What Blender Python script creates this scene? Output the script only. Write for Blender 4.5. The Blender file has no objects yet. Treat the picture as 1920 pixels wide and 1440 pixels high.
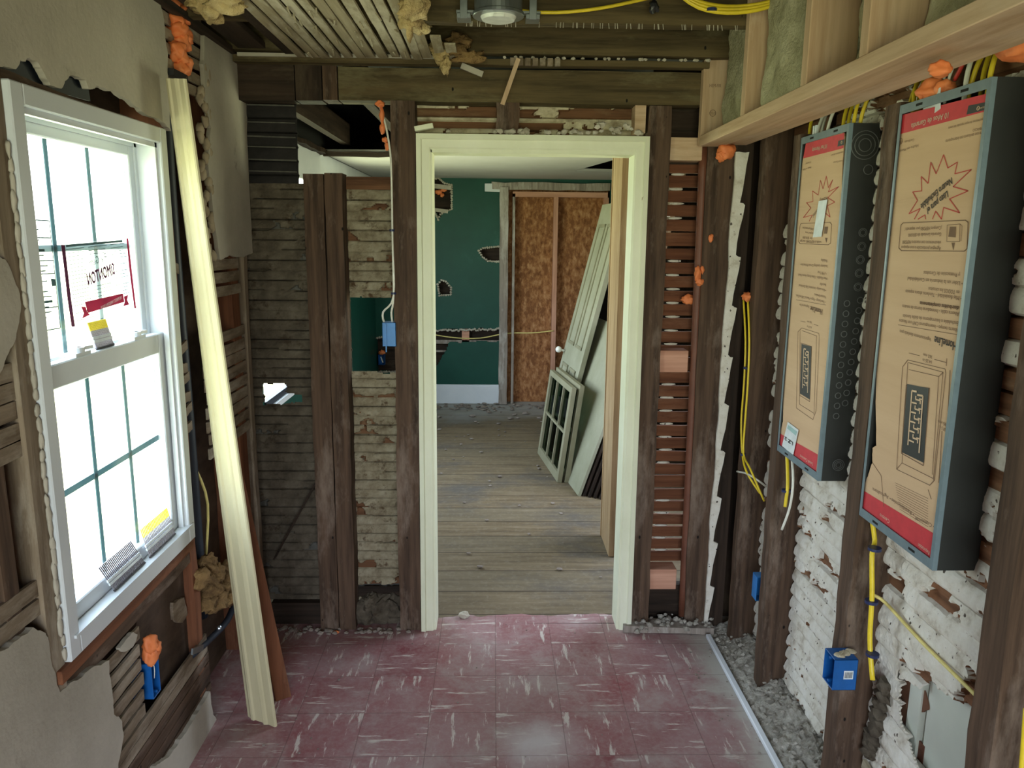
import bpy, bmesh, math, random
import numpy as np
from mathutils import Vector, Matrix
EXPOSURE = 3.45
random.seed(7)
rng = np.random.default_rng(5)
S = bpy.context.scene
COL = S.collection

# ------------------------------------------------------------------ camera
F = 1442.0; CH = 1.72                      # focal length in pixels of the 1920 frame, eye height
_y = np.array([925. - 960, 440. - 720, F]); _y /= np.linalg.norm(_y)
_z = np.array([-75., (F * F + (925. - 960) * -75.) / 280., F]); _z = -_z / np.linalg.norm(_z)
_x = np.cross(_y, _z)
def ray(px, py):
    c = np.array([px - 960., py - 720., F]); return np.array([c @ _x, c @ _y, c @ _z])
CP = np.array([0, 0, CH])
def ox(px, py, X): r = ray(px, py); return tuple(CP + r * (X / r[0]))
def oy(px, py, Y): r = ray(px, py); return tuple(CP + r * (Y / r[1]))
def oz(px, py, Z=0.): r = ray(px, py); return tuple(CP + r * ((Z - CH) / r[2]))
cam = bpy.data.cameras.new('camera'); co = bpy.data.objects.new('camera', cam); COL.objects.link(co)
R = Matrix(((_x[0], -_x[1], -_x[2]), (_y[0], -_y[1], -_y[2]), (_z[0], -_z[1], -_z[2])))
co.matrix_world = Matrix.Translation((0, 0, CH)) @ R.to_4x4()
cam.sensor_width = 36; cam.lens = F / 1920 * 36; cam.clip_start = .02
S.camera = co

# ------------------------------------------------------------------ sky, daylight, exposure
S.view_settings.view_transform = 'Standard'; S.view_settings.look = 'None'
S.view_settings.gamma = 1; S.view_settings.use_curve_mapping = False
S.view_settings.exposure = EXPOSURE
W = bpy.data.worlds.new('overcast_sky'); S.world = W; W.use_nodes = True
nt = W.node_tree; nt.nodes.clear()
o_ = nt.nodes.new('ShaderNodeOutputWorld'); b_ = nt.nodes.new('ShaderNodeBackground')
tc = nt.nodes.new('ShaderNodeTexCoord'); sx = nt.nodes.new('ShaderNodeSeparateXYZ')
rp = nt.nodes.new('ShaderNodeValToRGB'); mr = nt.nodes.new('ShaderNodeMapRange')
mr.inputs[1].default_value = -1; mr.inputs[2].default_value = 1
nt.links.new(tc.outputs['Generated'], sx.inputs[0]); nt.links.new(sx.outputs[2], mr.inputs[0])
nt.links.new(mr.outputs[0], rp.inputs[0]); nt.links.new(rp.outputs[0], b_.inputs[0]); nt.links.new(b_.outputs[0], o_.inputs[0])
e = rp.color_ramp.elements
e[0].position = 0.0; e[0].color = (.60, .62, .36, 1)           # lawn below
e[1].position = 1.0; e[1].color = (.76, .90, 1.12, 1)           # overcast sky
n = e.new(.47); n.color = (.72, .76, .48, 1)
n = e.new(.53); n.color = (.86, .93, .96, 1)
n = e.new(.66); n.color = (.84, .94, 1.08, 1)
b_.inputs[1].default_value = 1.0
def portal(name, loc, rot, sx_, sy_):
    l = bpy.data.lights.new(name, 'AREA'); l.shape = 'RECTANGLE'; l.size = sx_; l.size_y = sy_
    l.cycles.is_portal = True
    o = bpy.data.objects.new(name, l); COL.objects.link(o); o.location = loc; o.rotation_euler = rot

# ------------------------------------------------------------------ mesh helpers
class MB:
    def __init__(s): s.v = []; s.f = []; s.m = []
    def add(s, vs, fs, m=0):
        k = len(s.v); s.v += [tuple(map(float, p)) for p in vs]; s.f += [tuple(i + k for i in f) for f in fs]; s.m += [m] * len(fs); return s
    def box(s, x0, x1, y0, y1, z0, z1, m=0):
        x0, x1 = sorted((x0, x1)); y0, y1 = sorted((y0, y1)); z0, z1 = sorted((z0, z1))
        return s.add([(x0,y0,z0),(x1,y0,z0),(x1,y1,z0),(x0,y1,z0),(x0,y0,z1),(x1,y0,z1),(x1,y1,z1),(x0,y1,z1)],
              [(0,3,2,1),(4,5,6,7),(0,1,5,4),(1,2,6,5),(2,3,7,6),(3,0,4,7)], m)
    def loft(s, rings, m=0, closed=True, caps=True):
        k = len(rings[0]); vs = [p for r in rings for p in r]; fs = []
        for i in range(len(rings) - 1):
            for j in range(k if closed else k - 1):
                a = i * k + j; b = i * k + (j + 1) % k
                fs.append((a, b, b + k, a + k))
        if caps: fs += [tuple(range(k))[::-1], tuple((len(rings) - 1) * k + j for j in range(k))]
        return s.add(vs, fs, m)
    def bar(s, a, b, w, h, up=(0, 0, 1), m=0, jit=0):          # rectangular bar from a to b; w sideways, h along up
        a = Vector(a); b = Vector(b); d = (b - a).normalized(); up = Vector(up)
        sd = d.cross(up).normalized(); u = sd.cross(d).normalized()
        n = max(1, int((b - a).length / .12)) if jit else 1
        rings = []
        for i in range(n + 1):
            c = a.lerp(b, i / n); j = [random.uniform(-jit, jit) for _ in range(4)]
            rings.append([c - sd * (w/2 + j[0]) - u * (h/2 + j[1]), c + sd * (w/2 + j[2]) - u * (h/2 + j[1]), c + sd * (w/2 + j[2]) + u * (h/2 + j[3]), c - sd * (w/2 + j[0]) + u * (h/2 + j[3])])
        return s.loft(rings, m)
    def tube(s, pts, r, n=8, m=0, smooth=4):
        P = [Vector(p) for p in pts]
        if smooth > 1 and len(P) > 2:
            Q = []
            for i in range(len(P) - 1):
                p0 = P[max(i - 1, 0)]; p1 = P[i]; p2 = P[i + 1]; p3 = P[min(i + 2, len(P) - 1)]
                for k in range(smooth):
                    t = k / smooth
                    Q.append(.5 * ((2 * p1) + (p2 - p0) * t + (2 * p0 - 5 * p1 + 4 * p2 - p3) * t * t + (3 * p1 - p0 - 3 * p2 + p3) * t ** 3))
            P = Q + [P[-1]]
        rings = []; pn = None
        for i, p in enumerate(P):
            d = (P[min(i + 1, len(P) - 1)] - P[max(i - 1, 0)]).normalized()
            if pn is None: pn = d.orthogonal().normalized()
            pn = (pn - d * pn.dot(d)).normalized(); q = d.cross(pn)
            rings.append([p + (pn * math.cos(a) + q * math.sin(a)) * r for a in [2 * math.pi * k / n for k in range(n)]])
        return s.loft(rings, m)
    def cyl(s, a, b, r, n=24, m=0, r2=None):
        a = Vector(a); b = Vector(b); d = (b - a).normalized(); p = d.orthogonal().normalized(); q = d.cross(p)
        r2 = r if r2 is None else r2
        return s.loft([[c + (p * math.cos(t) + q * math.sin(t)) * rr for t in [2 * math.pi * k / n for k in range(n)]] for c, rr in ((a, r), (b, r2))], m)
    def ring(s, c, nrm, r, t, m=0, n=28, a0=0, a1=360):        # small raised ring
        c = Vector(c); d = Vector(nrm).normalized(); p = d.orthogonal().normalized(); q = d.cross(p)
        full = a1 - a0 >= 360; k = n if full else n + 1
        pts = [c + (p * math.cos(a) + q * math.sin(a)) * r for a in [math.radians(a0 + (a1 - a0) * i / n) for i in range(k)]]
        if full: pts.append(pts[0])
        return s.tube(pts, t, 6, m, 1)
    def plate(s, pts, d, m=0):                                  # outline extruded by d
        P = [Vector(p) for p in pts]; d = Vector(d); k = len(P)
        return s.add(P + [p + d for p in P], [tuple(range(k)), tuple(range(2 * k - 1, k - 1, -1))] + [(i, i + k, (i + 1) % k + k, (i + 1) % k) for i in range(k)], m)
    def lump(s, c, r, seed=0, sub=2, amp=.3, m=0):
        bm = bmesh.new(); bmesh.ops.create_icosphere(bm, subdivisions=sub, radius=1); c = Vector(c)
        r = (r, r, r) if not hasattr(r, '__len__') else r; o = Vector((seed * 3.7, seed * 1.3, seed * 2.1))
        from mathutils import noise
        vs = []
        for v in bm.verts:
            k = 1 + amp * (noise.noise(v.co * 1.6 + o) + .6 * noise.noise(v.co * 3.7 + o))
            vs.append(c + Vector((v.co.x * r[0], v.co.y * r[1], v.co.z * r[2])) * k)
        fs = [[v.index for v in f.verts] for f in bm.faces]; bm.free()
        return s.add(vs, fs, m)
    def text(s, body, O, U, V, h, width=None, align='L', m=0, d=None):
        cu = bpy.data.curves.new('t', 'FONT'); cu.body = body; cu.size = 1; cu.resolution_u = 2
        ob = bpy.data.objects.new('t', cu); COL.objects.link(ob); dg = bpy.context.evaluated_depsgraph_get(); dg.update()
        me = ob.evaluated_get(dg).to_mesh(); vs = [v.co.copy() for v in me.vertices]; fs = [tuple(p.vertices) for p in me.polygons]
        ob.evaluated_get(dg).to_mesh_clear(); bpy.data.objects.remove(ob); bpy.data.curves.remove(cu)
        if not vs: return s
        x0 = min(v.x for v in vs); x1 = max(v.x for v in vs); k = h / .72; kx = k if width is None else width / (x1 - x0)
        off = {'L': x0, 'C': (x0 + x1) / 2, 'R': x1}[align]; O = Vector(O); U = Vector(U).normalized(); V = Vector(V).normalized()
        return s.add([O + U * (v.x - off) * kx + V * v.y * k for v in vs], fs, m)

def build(name, mb, mats, parent=None, smooth=False, bevel=0, solid=0):
    me = bpy.data.meshes.new(name); me.from_pydata(mb.v, [], mb.f)
    mats = mats if isinstance(mats, (list, tuple)) else [mats]
    for k in mats: me.materials.append(k)
    me.polygons.foreach_set('material_index', mb.m)
    if smooth: me.polygons.foreach_set('use_smooth', [True] * len(mb.f))
    bm = bmesh.new(); bm.from_mesh(me); bmesh.ops.recalc_face_normals(bm, faces=bm.faces)
    if bevel: bmesh.ops.bevel(bm, geom=[e for e in bm.edges if len(e.link_faces) == 2 and e.calc_face_angle(0) > .6], offset=bevel, segments=1, affect='EDGES', clamp_overlap=True)
    bm.to_mesh(me); bm.free(); me.update()
    ob = bpy.data.objects.new(name, me); COL.objects.link(ob)
    if parent is not None: ob.parent = parent
    if solid:
        mo = ob.modifiers.new('thickness', 'SOLIDIFY'); mo.thickness = solid; mo.offset = 0
    return ob
def tag(o, label, cat, group=None, kind=None):
    o['label'] = label; o['category'] = cat
    if group: o['group'] = group
    if kind: o['kind'] = kind
    return o
def struct(name, mb, mats, **k):
    o = build(name, mb, mats, **k); o['kind'] = 'structure'; return o
def rebase(root):
    ch = [root] if root.type == 'MESH' else []
    ch += list(root.children_recursive); pts = [v.co for c in ch if c.type == 'MESH' for v in c.data.vertices]
    lo = [min(p[i] for p in pts) for i in range(3)]; hi = [max(p[i] for p in pts) for i in range(3)]
    b = Vector(((lo[0] + hi[0]) / 2, (lo[1] + hi[1]) / 2, lo[2]))
    for me in {c.data for c in ch if c.type == 'MESH'}: me.transform(Matrix.Translation(-b))
    root.location = b; return root
def thing(name, label, cat, group=None):
    o = bpy.data.objects.new(name, None); COL.objects.link(o); o.empty_display_size = .05
    return tag(o, label, cat, group)
def one(name, mb, mats, label, cat, group=None, kind=None, **k):
    return rebase(tag(build(name, mb, mats, **k), label, cat, group, kind))
def dup(root, d, label=None):
    r = root.copy(); COL.objects.link(r); r.location = root.location + Vector(d)
    if label: r['label'] = label
    for c in root.children:
        q = c.copy(); COL.objects.link(q); q.parent = r
        for g in c.children:
            w = g.copy(); COL.objects.link(w); w.parent = q
    return r
def jag(pts, amp=.006, depth=3, seed=0):                        # ragged outline from coarse points (3-D, coplanar)
    rd = random.Random(seed); P = [Vector(p) for p in pts]
    for it in range(depth):
        Q = []
        for i, a in enumerate(P):
            b = P[(i + 1) % len(P)]; L = (b - a).length; Q.append(a)
            if L > .006:
                off = Vector([rd.uniform(-1, 1) for _ in range(3)]); nn = plane_n(pts); off -= nn * off.dot(nn)
                Q.append((a + b) / 2 + off * min(amp, L * .16) / (1 + it * .35))
        P = Q
    return P
def plane_n(pts):
    P = [Vector(p) for p in pts]; n = Vector()
    for i in range(len(P)): n += P[i].cross(P[(i + 1) % len(P)])
    return n.normalized()
_tab = rng.random((256, 256))
def vn(x, y):
    xi = np.floor(x).astype(int); yi = np.floor(y).astype(int); fx = x - xi; fy = y - yi
    fx = fx * fx * (3 - 2 * fx); fy = fy * fy * (3 - 2 * fy)
    g = lambda a, b: _tab[a % 256, b % 256]
    return (g(xi, yi) * (1 - fx) + g(xi + 1, yi) * fx) * (1 - fy) + (g(xi, yi + 1) * (1 - fx) + g(xi + 1, yi + 1) * fx) * fy
def fbm(x, y, o=4):
    r = 0; a = .5
    for i in range(o): r = r + a * vn(x * 2 ** i + 17 * i, y * 2 ** i + 31 * i); a *= .5
    return r
def inpoly(px, py, poly):
    r = np.zeros(px.shape, bool); n = len(poly)
    for i in range(n):
        x0, y0 = poly[i]; x1, y1 = poly[(i + 1) % n]
        if y0 == y1: continue
        c = ((y0 > py) != (y1 > py)) & (px < (x1 - x0) * (py - y0) / (y1 - y0) + x0); r ^= c
    return r
def sheet(U, Z, fn, holes=(), solid=.0, wob=0, ws=12):           # grid sheet; fn(u,z)->(x,y,z) arrays; holes: polygons in (u,z)
    uu, zz = np.meshgrid(U, Z); P = np.stack(fn(uu, zz), -1).reshape(-1, 3); nu = len(U)
    cu = (uu[:-1, :-1] + uu[1:, 1:]) / 2; cz = (zz[:-1, :-1] + zz[1:, 1:]) / 2
    if wob: cu2 = cu + wob * (fbm(cu * ws, cz * ws) - .47) * 4; cz2 = cz + wob * (fbm(cu * ws + 50, cz * ws) - .47) * 4
    else: cu2, cz2 = cu, cz
    keep = np.ones(cu.shape, bool)
    for h in holes: keep &= ~inpoly(cu2, cz2, h)
    idx = np.arange(len(U) * len(Z)).reshape(len(Z), nu)
    q = np.stack([idx[:-1, :-1], idx[:-1, 1:], idx[1:, 1:], idx[1:, :-1]], -1)[keep]
    return P, q, keep
def keys(u0, u1, z0, z1, mapf, pitch=.052, dep=.018, thr=.7, seed=0, holes=(), du=.008, rough=.003, slope=0., wav=0., flat_above=None):
    """back of lath and plaster: rolls of plaster squeezed between horizontal laths (material 0), bare lath (material 1)"""
    U = np.arange(u0, u1 + du * .5, du); Z = np.arange(z0, z1 + .003, .0055)
    def prof(u, z):
        zz = (z + slope * u + wav * (vn(u * 5 + seed, np.floor(z / pitch) * 3.1) - .5)) / pitch; row = np.floor(zz); t = zz - row
        n = vn(u * 5 + seed * 9, row * 7.31 + seed) * .6 + vn(u * 17 + seed * 5, row * 3.7) * .25 + vn(u * 60, z * 60) * .15
        th = thr(u, z) if callable(thr) else thr
        ex = n > th + .12 * (t - .5)
        s_ = np.abs(2 * t - 1); roll = dep * (1 if flat_above is None else np.where(z > flat_above, .45, 1)) * (np.clip(1 - s_ ** 2.6, 0, 1) ** .5 * (.55 + .45 * (1 - t)) + .25 * (1 - t)) * (.8 + .4 * vn(u * 9 + row * 5, row)) - .010 * (s_ > .90) + rough * (fbm(u * 70, z * 90) - .5) * 2.4
        lath = -.002 - .014 * (t > .86) + .001 * vn(u * 30, row)
        return ex, np.where(ex, lath, roll)
    uu, zz = np.meshgrid(U, Z); ex, d = prof(uu, zz)
    P, q, keep = sheet(U, Z, lambda u, z: mapf(u, z, d), holes, wob=.006, ws=20)
    cu = (uu[:-1, :-1] + uu[1:, 1:]) / 2; cz = (zz[:-1, :-1] + zz[1:, 1:]) / 2
    mi = prof(cu, cz)[0][keep].astype(int)
    mb = MB(); mb.v = P.tolist(); mb.f = q.tolist(); mb.m = mi.tolist(); return mb

# ------------------------------------------------------------------ materials
MAT = {}
def nodes(name):
    m = bpy.data.materials.new(name); m.use_nodes = True; MAT[name] = m
    return m, m.node_tree.nodes, m.node_tree.links, m.node_tree.nodes['Principled BSDF']
def c4(c): return (c[0], c[1], c[2], 1)
def _noise(N, L, vec, sc, det=5, rough=.6):
    n = N.new('ShaderNodeTexNoise'); n.inputs['Scale'].default_value = sc; n.inputs['Detail'].default_value = det; n.inputs['Roughness'].default_value = rough
    L.new(vec, n.inputs['Vector']); return n.outputs['Fac']
def _ramp(N, L, fac, stops):
    r = N.new('ShaderNodeValToRGB'); el = r.color_ramp.elements
    el[0].position = stops[0][0]; el[0].color = c4(stops[0][1]); el[1].position = stops[-1][0]; el[1].color = c4(stops[-1][1])
    for p, c in stops[1:-1]: k = el.new(p); k.color = c4(c)
    L.new(fac, r.inputs[0]); return r.outputs[0]
def _mix(N, L, f, a, b, mode='MIX'):
    x = N.new('ShaderNodeMix'); x.data_type = 'RGBA'; x.blend_type = mode
    for s, v in ((0, f), (6, a), (7, b)):
        if hasattr(v, 'links') or isinstance(v, bpy.types.NodeSocket): L.new(v, x.inputs[s])
        else: x.inputs[s].default_value = v if s == 0 else c4(v)
    return x.outputs[2]
def _map(N, L, sc, loc=(0, 0, 0), coord='Object'):
    t = N.new('ShaderNodeTexCoord'); m = N.new('ShaderNodeMapping'); m.inputs['Scale'].default_value = sc; m.inputs['Location'].default_value = loc
    L.new(t.outputs[coord], m.inputs[0]); return m.outputs[0]
def _bump(N, L, B, h, st, dist=.004):
    b = N.new('ShaderNodeBump'); b.inputs['Strength'].default_value = st; b.inputs['Distance'].default_value = dist
    L.new(h, b.inputs['Height']); L.new(b.outputs[0], B.inputs['Normal'])
def _step(N, L, fac, a, b):
    m = N.new('ShaderNodeMapRange'); m.inputs[1].default_value = a; m.inputs[2].default_value = b; L.new(fac, m.inputs[0]); return m.outputs[0]
def wood(name, dark, light, patch=None, axis='z', fine=1., pa=(.5, .65), bump=.5, rough=.8, holes=0.):
    m, N, L, B = nodes(name)
    sc = {'x': (1.2, 22, 22), 'y': (22, 1.2, 22), 'z': (22, 22, 1.2)}[axis]; sc = tuple(v * fine for v in sc)
    g = _noise(N, L, _map(N, L, sc), 1.4, 7, .65)
    c = _ramp(N, L, g, ((.30, dark), (.62, light), (.8, tuple(v * 1.12 for v in light))))
    if patch is not None:
        sp = {'x': (1.4, 5, 5), 'y': (5, 1.4, 5), 'z': (5, 5, 1.4)}[axis]
        p = _step(N, L, _noise(N, L, _map(N, L, sp, (3, 1, 2)), 1.6, 6, .7), *pa)
        c = _mix(N, L, p, c, patch)
    if holes:
        v = N.new('ShaderNodeTexVoronoi'); v.inputs['Scale'].default_value = 14; L.new(_map(N, L, (1, 1, .6)), v.inputs[0])
        c = _mix(N, L, _step(N, L, v.outputs['Distance'], holes + .02, holes), c, (.008, .006, .005))
    L.new(c, B.inputs['Base Color']); B.inputs['Roughness'].default_value = rough
    B.inputs['Specular IOR Level'].default_value = .25
    _bump(N, L, B, g, bump); return m
def mottle(name, stops, sc=6, det=6, bump=.3, bs=40, rough=.85, patch=None, pa=(.55, .6), psc=3., spec=.25, dist=.004, stretch=(1, 1, 1), pits=0):
    m, N, L, B = nodes(name); v = _map(N, L, stretch)
    g = _noise(N, L, v, sc, det, .65); c = _ramp(N, L, g, stops)
    if patch is not None: c = _mix(N, L, _step(N, L, _noise(N, L, _map(N, L, stretch, (5, 2, 8)), psc, 8, .72), *pa), c, patch)
    if pits:
        w_ = N.new('ShaderNodeTexVoronoi'); w_.inputs['Scale'].default_value = 46; L.new(_map(N, L, (1, 1, .8)), w_.inputs[0])
        a_ = N.new('ShaderNodeMath'); a_.operation = 'MULTIPLY_ADD'; L.new(_noise(N, L, _map(N, L, (1, 1, 1), (2, 7, 1)), 26, 4, .7), a_.inputs[0]); a_.inputs[1].default_value = 1.1; a_.inputs[2].default_value = -.55
        b2 = N.new('ShaderNodeMath'); b2.operation = 'ADD'; L.new(w_.outputs['Distance'], b2.inputs[0]); L.new(a_.outputs[0], b2.inputs[1])
        c = _mix(N, L, _step(N, L, b2.outputs[0], pits + .04, pits), c, (.10, .08, .065))
    L.new(c, B.inputs['Base Color']); B.inputs['Roughness'].default_value = rough; B.inputs['Specular IOR Level'].default_value = spec
    if bump: _bump(N, L, B, _noise(N, L, _map(N, L, (1, 1, 1)), bs, 5, .6), bump, dist)
    return m
def flat(name, c, rough=.5, metal=0., spec=.5, **k):
    m, N, L, B = nodes(name); B.inputs['Base Color'].default_value = c4(c); B.inputs['Roughness'].default_value = rough
    B.inputs['Metallic'].default_value = metal; B.inputs['Specular IOR Level'].default_value = spec
    n = _noise(N, L, _map(N, L, (1, 1, 1)), 30, 3); r = _ramp(N, L, n, ((.3, tuple(v * .88 for v in c)), (.7, tuple(min(1, v * 1.08) for v in c))))
    L.new(r, B.inputs['Base Color']); return m

wood('lumber_z', (.24, .15, .075), (.40, .27, .145), (.48, .36, .22), 'z', pa=(.5, .8), bump=.12)
for ax in 'xyz':
    wood('old_wood_' + ax, (.026, .016, .011), (.118, .072, .047), (.25, .19, .15), ax, pa=(.52, .72), holes=.05)
    wood('joist_wood_' + ax, (.035, .026, .012), (.125, .09, .042), (.19, .165, .09), ax, pa=(.5, .7), holes=.05)
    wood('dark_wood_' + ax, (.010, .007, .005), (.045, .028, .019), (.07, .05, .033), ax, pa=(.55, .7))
    wood('new_wood_' + ax, (.42, .27, .16), (.64, .46, .31), (.70, .56, .43), ax, fine=.8, pa=(.5, .8), bump=.12)
    wood('red_wood_' + ax, (.09, .032, .016), (.20, .078, .038), (.26, .13, .075), ax, pa=(.55, .75))
    wood('lath_' + ax, (.10, .07, .045), (.27, .21, .15), (.40, .35, .28), ax, pa=(.48, .66), bump=.6)
    wood('pale_lath_' + ax, (.20, .16, .10), (.38, .32, .21), (.55, .50, .38), ax, pa=(.48, .66), bump=.6)
wood('bare_lath_y', (.10, .045, .022), (.26, .125, .065), (.36, .24, .15), 'y', pa=(.55, .75))
wood('bare_lath_x', (.07, .032, .016), (.19, .09, .045), (.25, .16, .09), 'x', pa=(.55, .75))
wood('pink_wood_z', (.42, .20, .13), (.62, .34, .24), None, 'z', bump=.1)
wood('pink_wood_x', (.42, .20, .13), (.62, .34, .24), None, 'x', bump=.1)
wood('frame_wood', (.16, .13, .11), (.36, .31, .27), (.5, .46, .42), 'z')
mottle('plaster', ((.3, (.36, .33, .275)), (.55, (.47, .435, .37)), (.75, (.56, .52, .45))), 2.2, 8, .35, 60, .9, patch=(.24, .21, .17), pa=(.60, .72), psc=4)
mottle('plaster_raw', ((.3, (.30, .235, .16)), (.7, (.50, .42, .31))), 8, 8, .5, 60, .9)
mottle('cream_board', ((.3, (.48, .43, .26)), (.6, (.60, .55, .37)), (.8, (.66, .62, .46))), 3, 7, .12, 50, .5, patch=(.45, .38, .22), pa=(.68, .74), psc=6, stretch=(1, 1, .3))
mottle('casing_paint', ((.3, (.70, .72, .53)), (.6, (.82, .84, .66)), (.8, (.86, .88, .75))), 3, 7, .12, 50, .45, patch=(.38, .30, .20), pa=(.70, .73), psc=9, stretch=(1, 1, .5))
mottle('key_white', ((.28, (.42, .36, .28)), (.45, (.70, .66, .58)), (.75, (.84, .82, .77))), 16, 9, .6, 70, .95, patch=(.34, .26, .19), pa=(.60, .70), psc=24, pits=.06)
mottle('key_cream', ((.28, (.30, .235, .15)), (.5, (.60, .53, .39)), (.75, (.74, .69, .55))), 16, 9, .6, 70, .95, patch=(.13, .08, .05), pa=(.60, .70), psc=14)
mottle('key_tan', ((.28, (.14, .105, .065)), (.5, (.29, .25, .17)), (.75, (.42, .38, .28))), 20, 9, .8, 70, .95, patch=(.09, .055, .03), pa=(.56, .66), psc=18)
mottle('key_dark', ((.28, (.045, .035, .026)), (.5, (.10, .082, .060)), (.75, (.17, .145, .11))), 14, 9, .6, 70, .95, patch=(.05, .035, .022), pa=(.56, .66), psc=14)
mottle('black_lath', ((.3, (.012, .011, .012)), (.7, (.03, .027, .027))), 10, 6, .5, 50, .85)
mottle('key_grey', ((.3, (.05, .05, .045)), (.7, (.14, .135, .12))), 12, 6, .5, 50, .9)
mottle('sheathing', ((.3, (.035, .022, .015)), (.55, (.085, .055, .038)), (.8, (.13, .095, .07))), 3, 8, .5, 25, .9, stretch=(1, 1, 2.5))
mottle('brown_panel', ((.3, (.16, .075, .045)), (.7, (.24, .125, .08))), 3, 6, .2, 40, .8)
mottle('debris', ((.3, (.20, .18, .155)), (.5, (.37, .345, .30)), (.75, (.58, .55, .50))), 22, 9, 1., 60, .95, dist=.012)
mottle('chunk', ((.3, (.32, .28, .22)), (.7, (.62, .58, .50))), 9, 6, .5, 60, .95)
mottle('grit', ((.3, (.16, .13, .11)), (.7, (.34, .29, .25))), 9, 6, .5, 60, .95)
mottle('foam', ((.3, (.72, .17, .05)), (.7, (.88, .30, .11))), 9, 6, .4, 40, .55, spec=.4)
mottle('mineral_wool', ((.3, (.26, .23, .13)), (.5, (.50, .46, .30)), (.78, (.70, .66, .50))), 5, 10, 1., 90, .98, dist=.015, patch=(.52, .52, .36), pa=(.6, .8), psc=9)
mottle('brown_wool', ((.3, (.09, .05, .022)), (.6, (.32, .20, .085)), (.8, (.48, .34, .16))), 8, 10, 1., 60, .98, dist=.015)
mottle('cream_wool', ((.3, (.30, .19, .07)), (.6, (.62, .48, .25)), (.8, (.78, .68, .45))), 8, 10, 1., 60, .98, dist=.015)
mottle('vinyl', ((.3, (.60, .64, .69)), (.7, (.67, .71, .75))), 3, 3, .03, 20, .35, spec=.5)
mottle('green_paint', ((.3, (.004, .052, .038)), (.7, (.008, .078, .056))), 2.2, 7, .1, 40, .45, patch=(.02, .11, .085), pa=(.62, .8), psc=2.5)
mottle('white_paint', ((.3, (.66, .70, .76)), (.7, (.76, .79, .84))), 3, 4, .1, 30, .5)
mottle('ceiling_board', ((.3, (.48, .46, .44)), (.7, (.60, .585, .57))), 1.2, 6, .1, 30, .8)
mottle('osb', ((.33, (.13, .045, .014)), (.5, (.32, .14, .055)), (.68, (.50, .27, .13))), 24, 4, .3, 40, .8, stretch=(1, 1, .55), patch=(.20, .08, .03), pa=(.52, .6), psc=14)
mottle('charcoal_metal', ((.3, (.028, .031, .031)), (.7, (.038, .041, .041))), 5, 4, .05, 60, .42, spec=.4)
flat('blue_grey_metal', (.17, .235, .275), .35, 0, .5)
mottle('cardboard', ((.3, (.60, .41, .26)), (.7, (.70, .50, .33))), 2, 6, .12, 14, .85, stretch=(1, .4, 6), patch=(.56, .38, .24), pa=(.62, .75), psc=3)
flat('print_red', (.58, .035, .05), .6); flat('print_dark', (.06, .05, .045), .7); flat('print_brown', (.20, .12, .075), .8); flat('print_black', (.018, .02, .024), .5)
flat('star_red', (.52, .06, .05), .7); flat('print_light', (.72, .52, .42), .8); flat('emblem_tan', (.70, .52, .36), .8)
flat('paper', (.72, .78, .82), .6); flat('paper_teal', (.35, .55, .55), .6)
flat('cable_yellow', (.80, .60, .03), .4); flat('cable_white', (.78, .78, .70), .4); flat('cable_black', (.012, .012, .015), .4)
flat('pale_yellow', (.80, .68, .24), .5); flat('staple_blue', (.02, .03, .10), .4)
flat('box_blue', (.006, .10, .36), .4); flat('box_blue_light', (.03, .22, .60), .35); flat('pipe_dark', (.015, .022, .035), .5)
flat('galvanized', (.42, .46, .48), .3, .85); flat('lamp_plastic', (.80, .82, .78), .4); flat('steel', (.30, .29, .28), .35, .8)
mottle('copper', ((.3, (.10, .034, .02)), (.7, (.20, .075, .042))), 5, 6, .15, 40, .5, spec=.4)
flat('nail_grey', (.30, .27, .30), .4, .5); flat('nail_yellow', (.75, .62, .03), .45); flat('nail_dark', (.06, .055, .06), .5)
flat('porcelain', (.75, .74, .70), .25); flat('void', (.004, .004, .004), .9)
mottle('sage_paint', ((.3, (.20, .19, .12)), (.7, (.30, .28, .19))), 3, 6, .15, 40, .6, patch=(.22, .20, .13), pa=(.64, .72), psc=5)
mottle('sage_light', ((.3, (.25, .25, .17)), (.7, (.36, .35, .26))), 3, 6, .15, 40, .6, patch=(.30, .28, .2), pa=(.66, .74), psc=5)
mottle('door_white', ((.3, (.62, .66, .58)), (.7, (.72, .75, .67))), 3, 4, .05, 30, .5)
# glass
def glass(name, tint):
    m, N, L, B = nodes(name); N.remove(B); out = N['Material Output']
    t = N.new('ShaderNodeBsdfTransparent'); t.inputs[0].default_value = c4(tint); g = N.new('ShaderNodeBsdfGlossy'); g.inputs['Roughness'].default_value = .02
    x = N.new('ShaderNodeMixShader'); x.inputs[0].default_value = .05
    L.new(t.outputs[0], x.inputs[1]); L.new(g.outputs[0], x.inputs[2]); L.new(x.outputs[0], out.inputs[0])
glass('glass', (.95, .98, .97)); glass('old_glass', (.45, .52, .46))
def thin(name, c, tr, alpha=1.):
    m, N, L, B = nodes(name); N.remove(B); out = N['Material Output']
    d = N.new('ShaderNodeBsdfDiffuse'); d.inputs[0].default_value = c4(c); t = N.new('ShaderNodeBsdfTranslucent'); t.inputs[0].default_value = c4(c)
    x = N.new('ShaderNodeMixShader'); x.inputs[0].default_value = tr; L.new(d.outputs[0], x.inputs[1]); L.new(t.outputs[0], x.inputs[2])
    y = N.new('ShaderNodeMixShader'); y.inputs[0].default_value = alpha; q = N.new('ShaderNodeBsdfTransparent')
    L.new(q.outputs[0], y.inputs[1]); L.new(x.outputs[0], y.inputs[2]); L.new(y.outputs[0], out.inputs[0])
thin('grille_vinyl', (.18, .27, .30), .5); thin('film', (.4, .44, .42), .5, .18)
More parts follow.
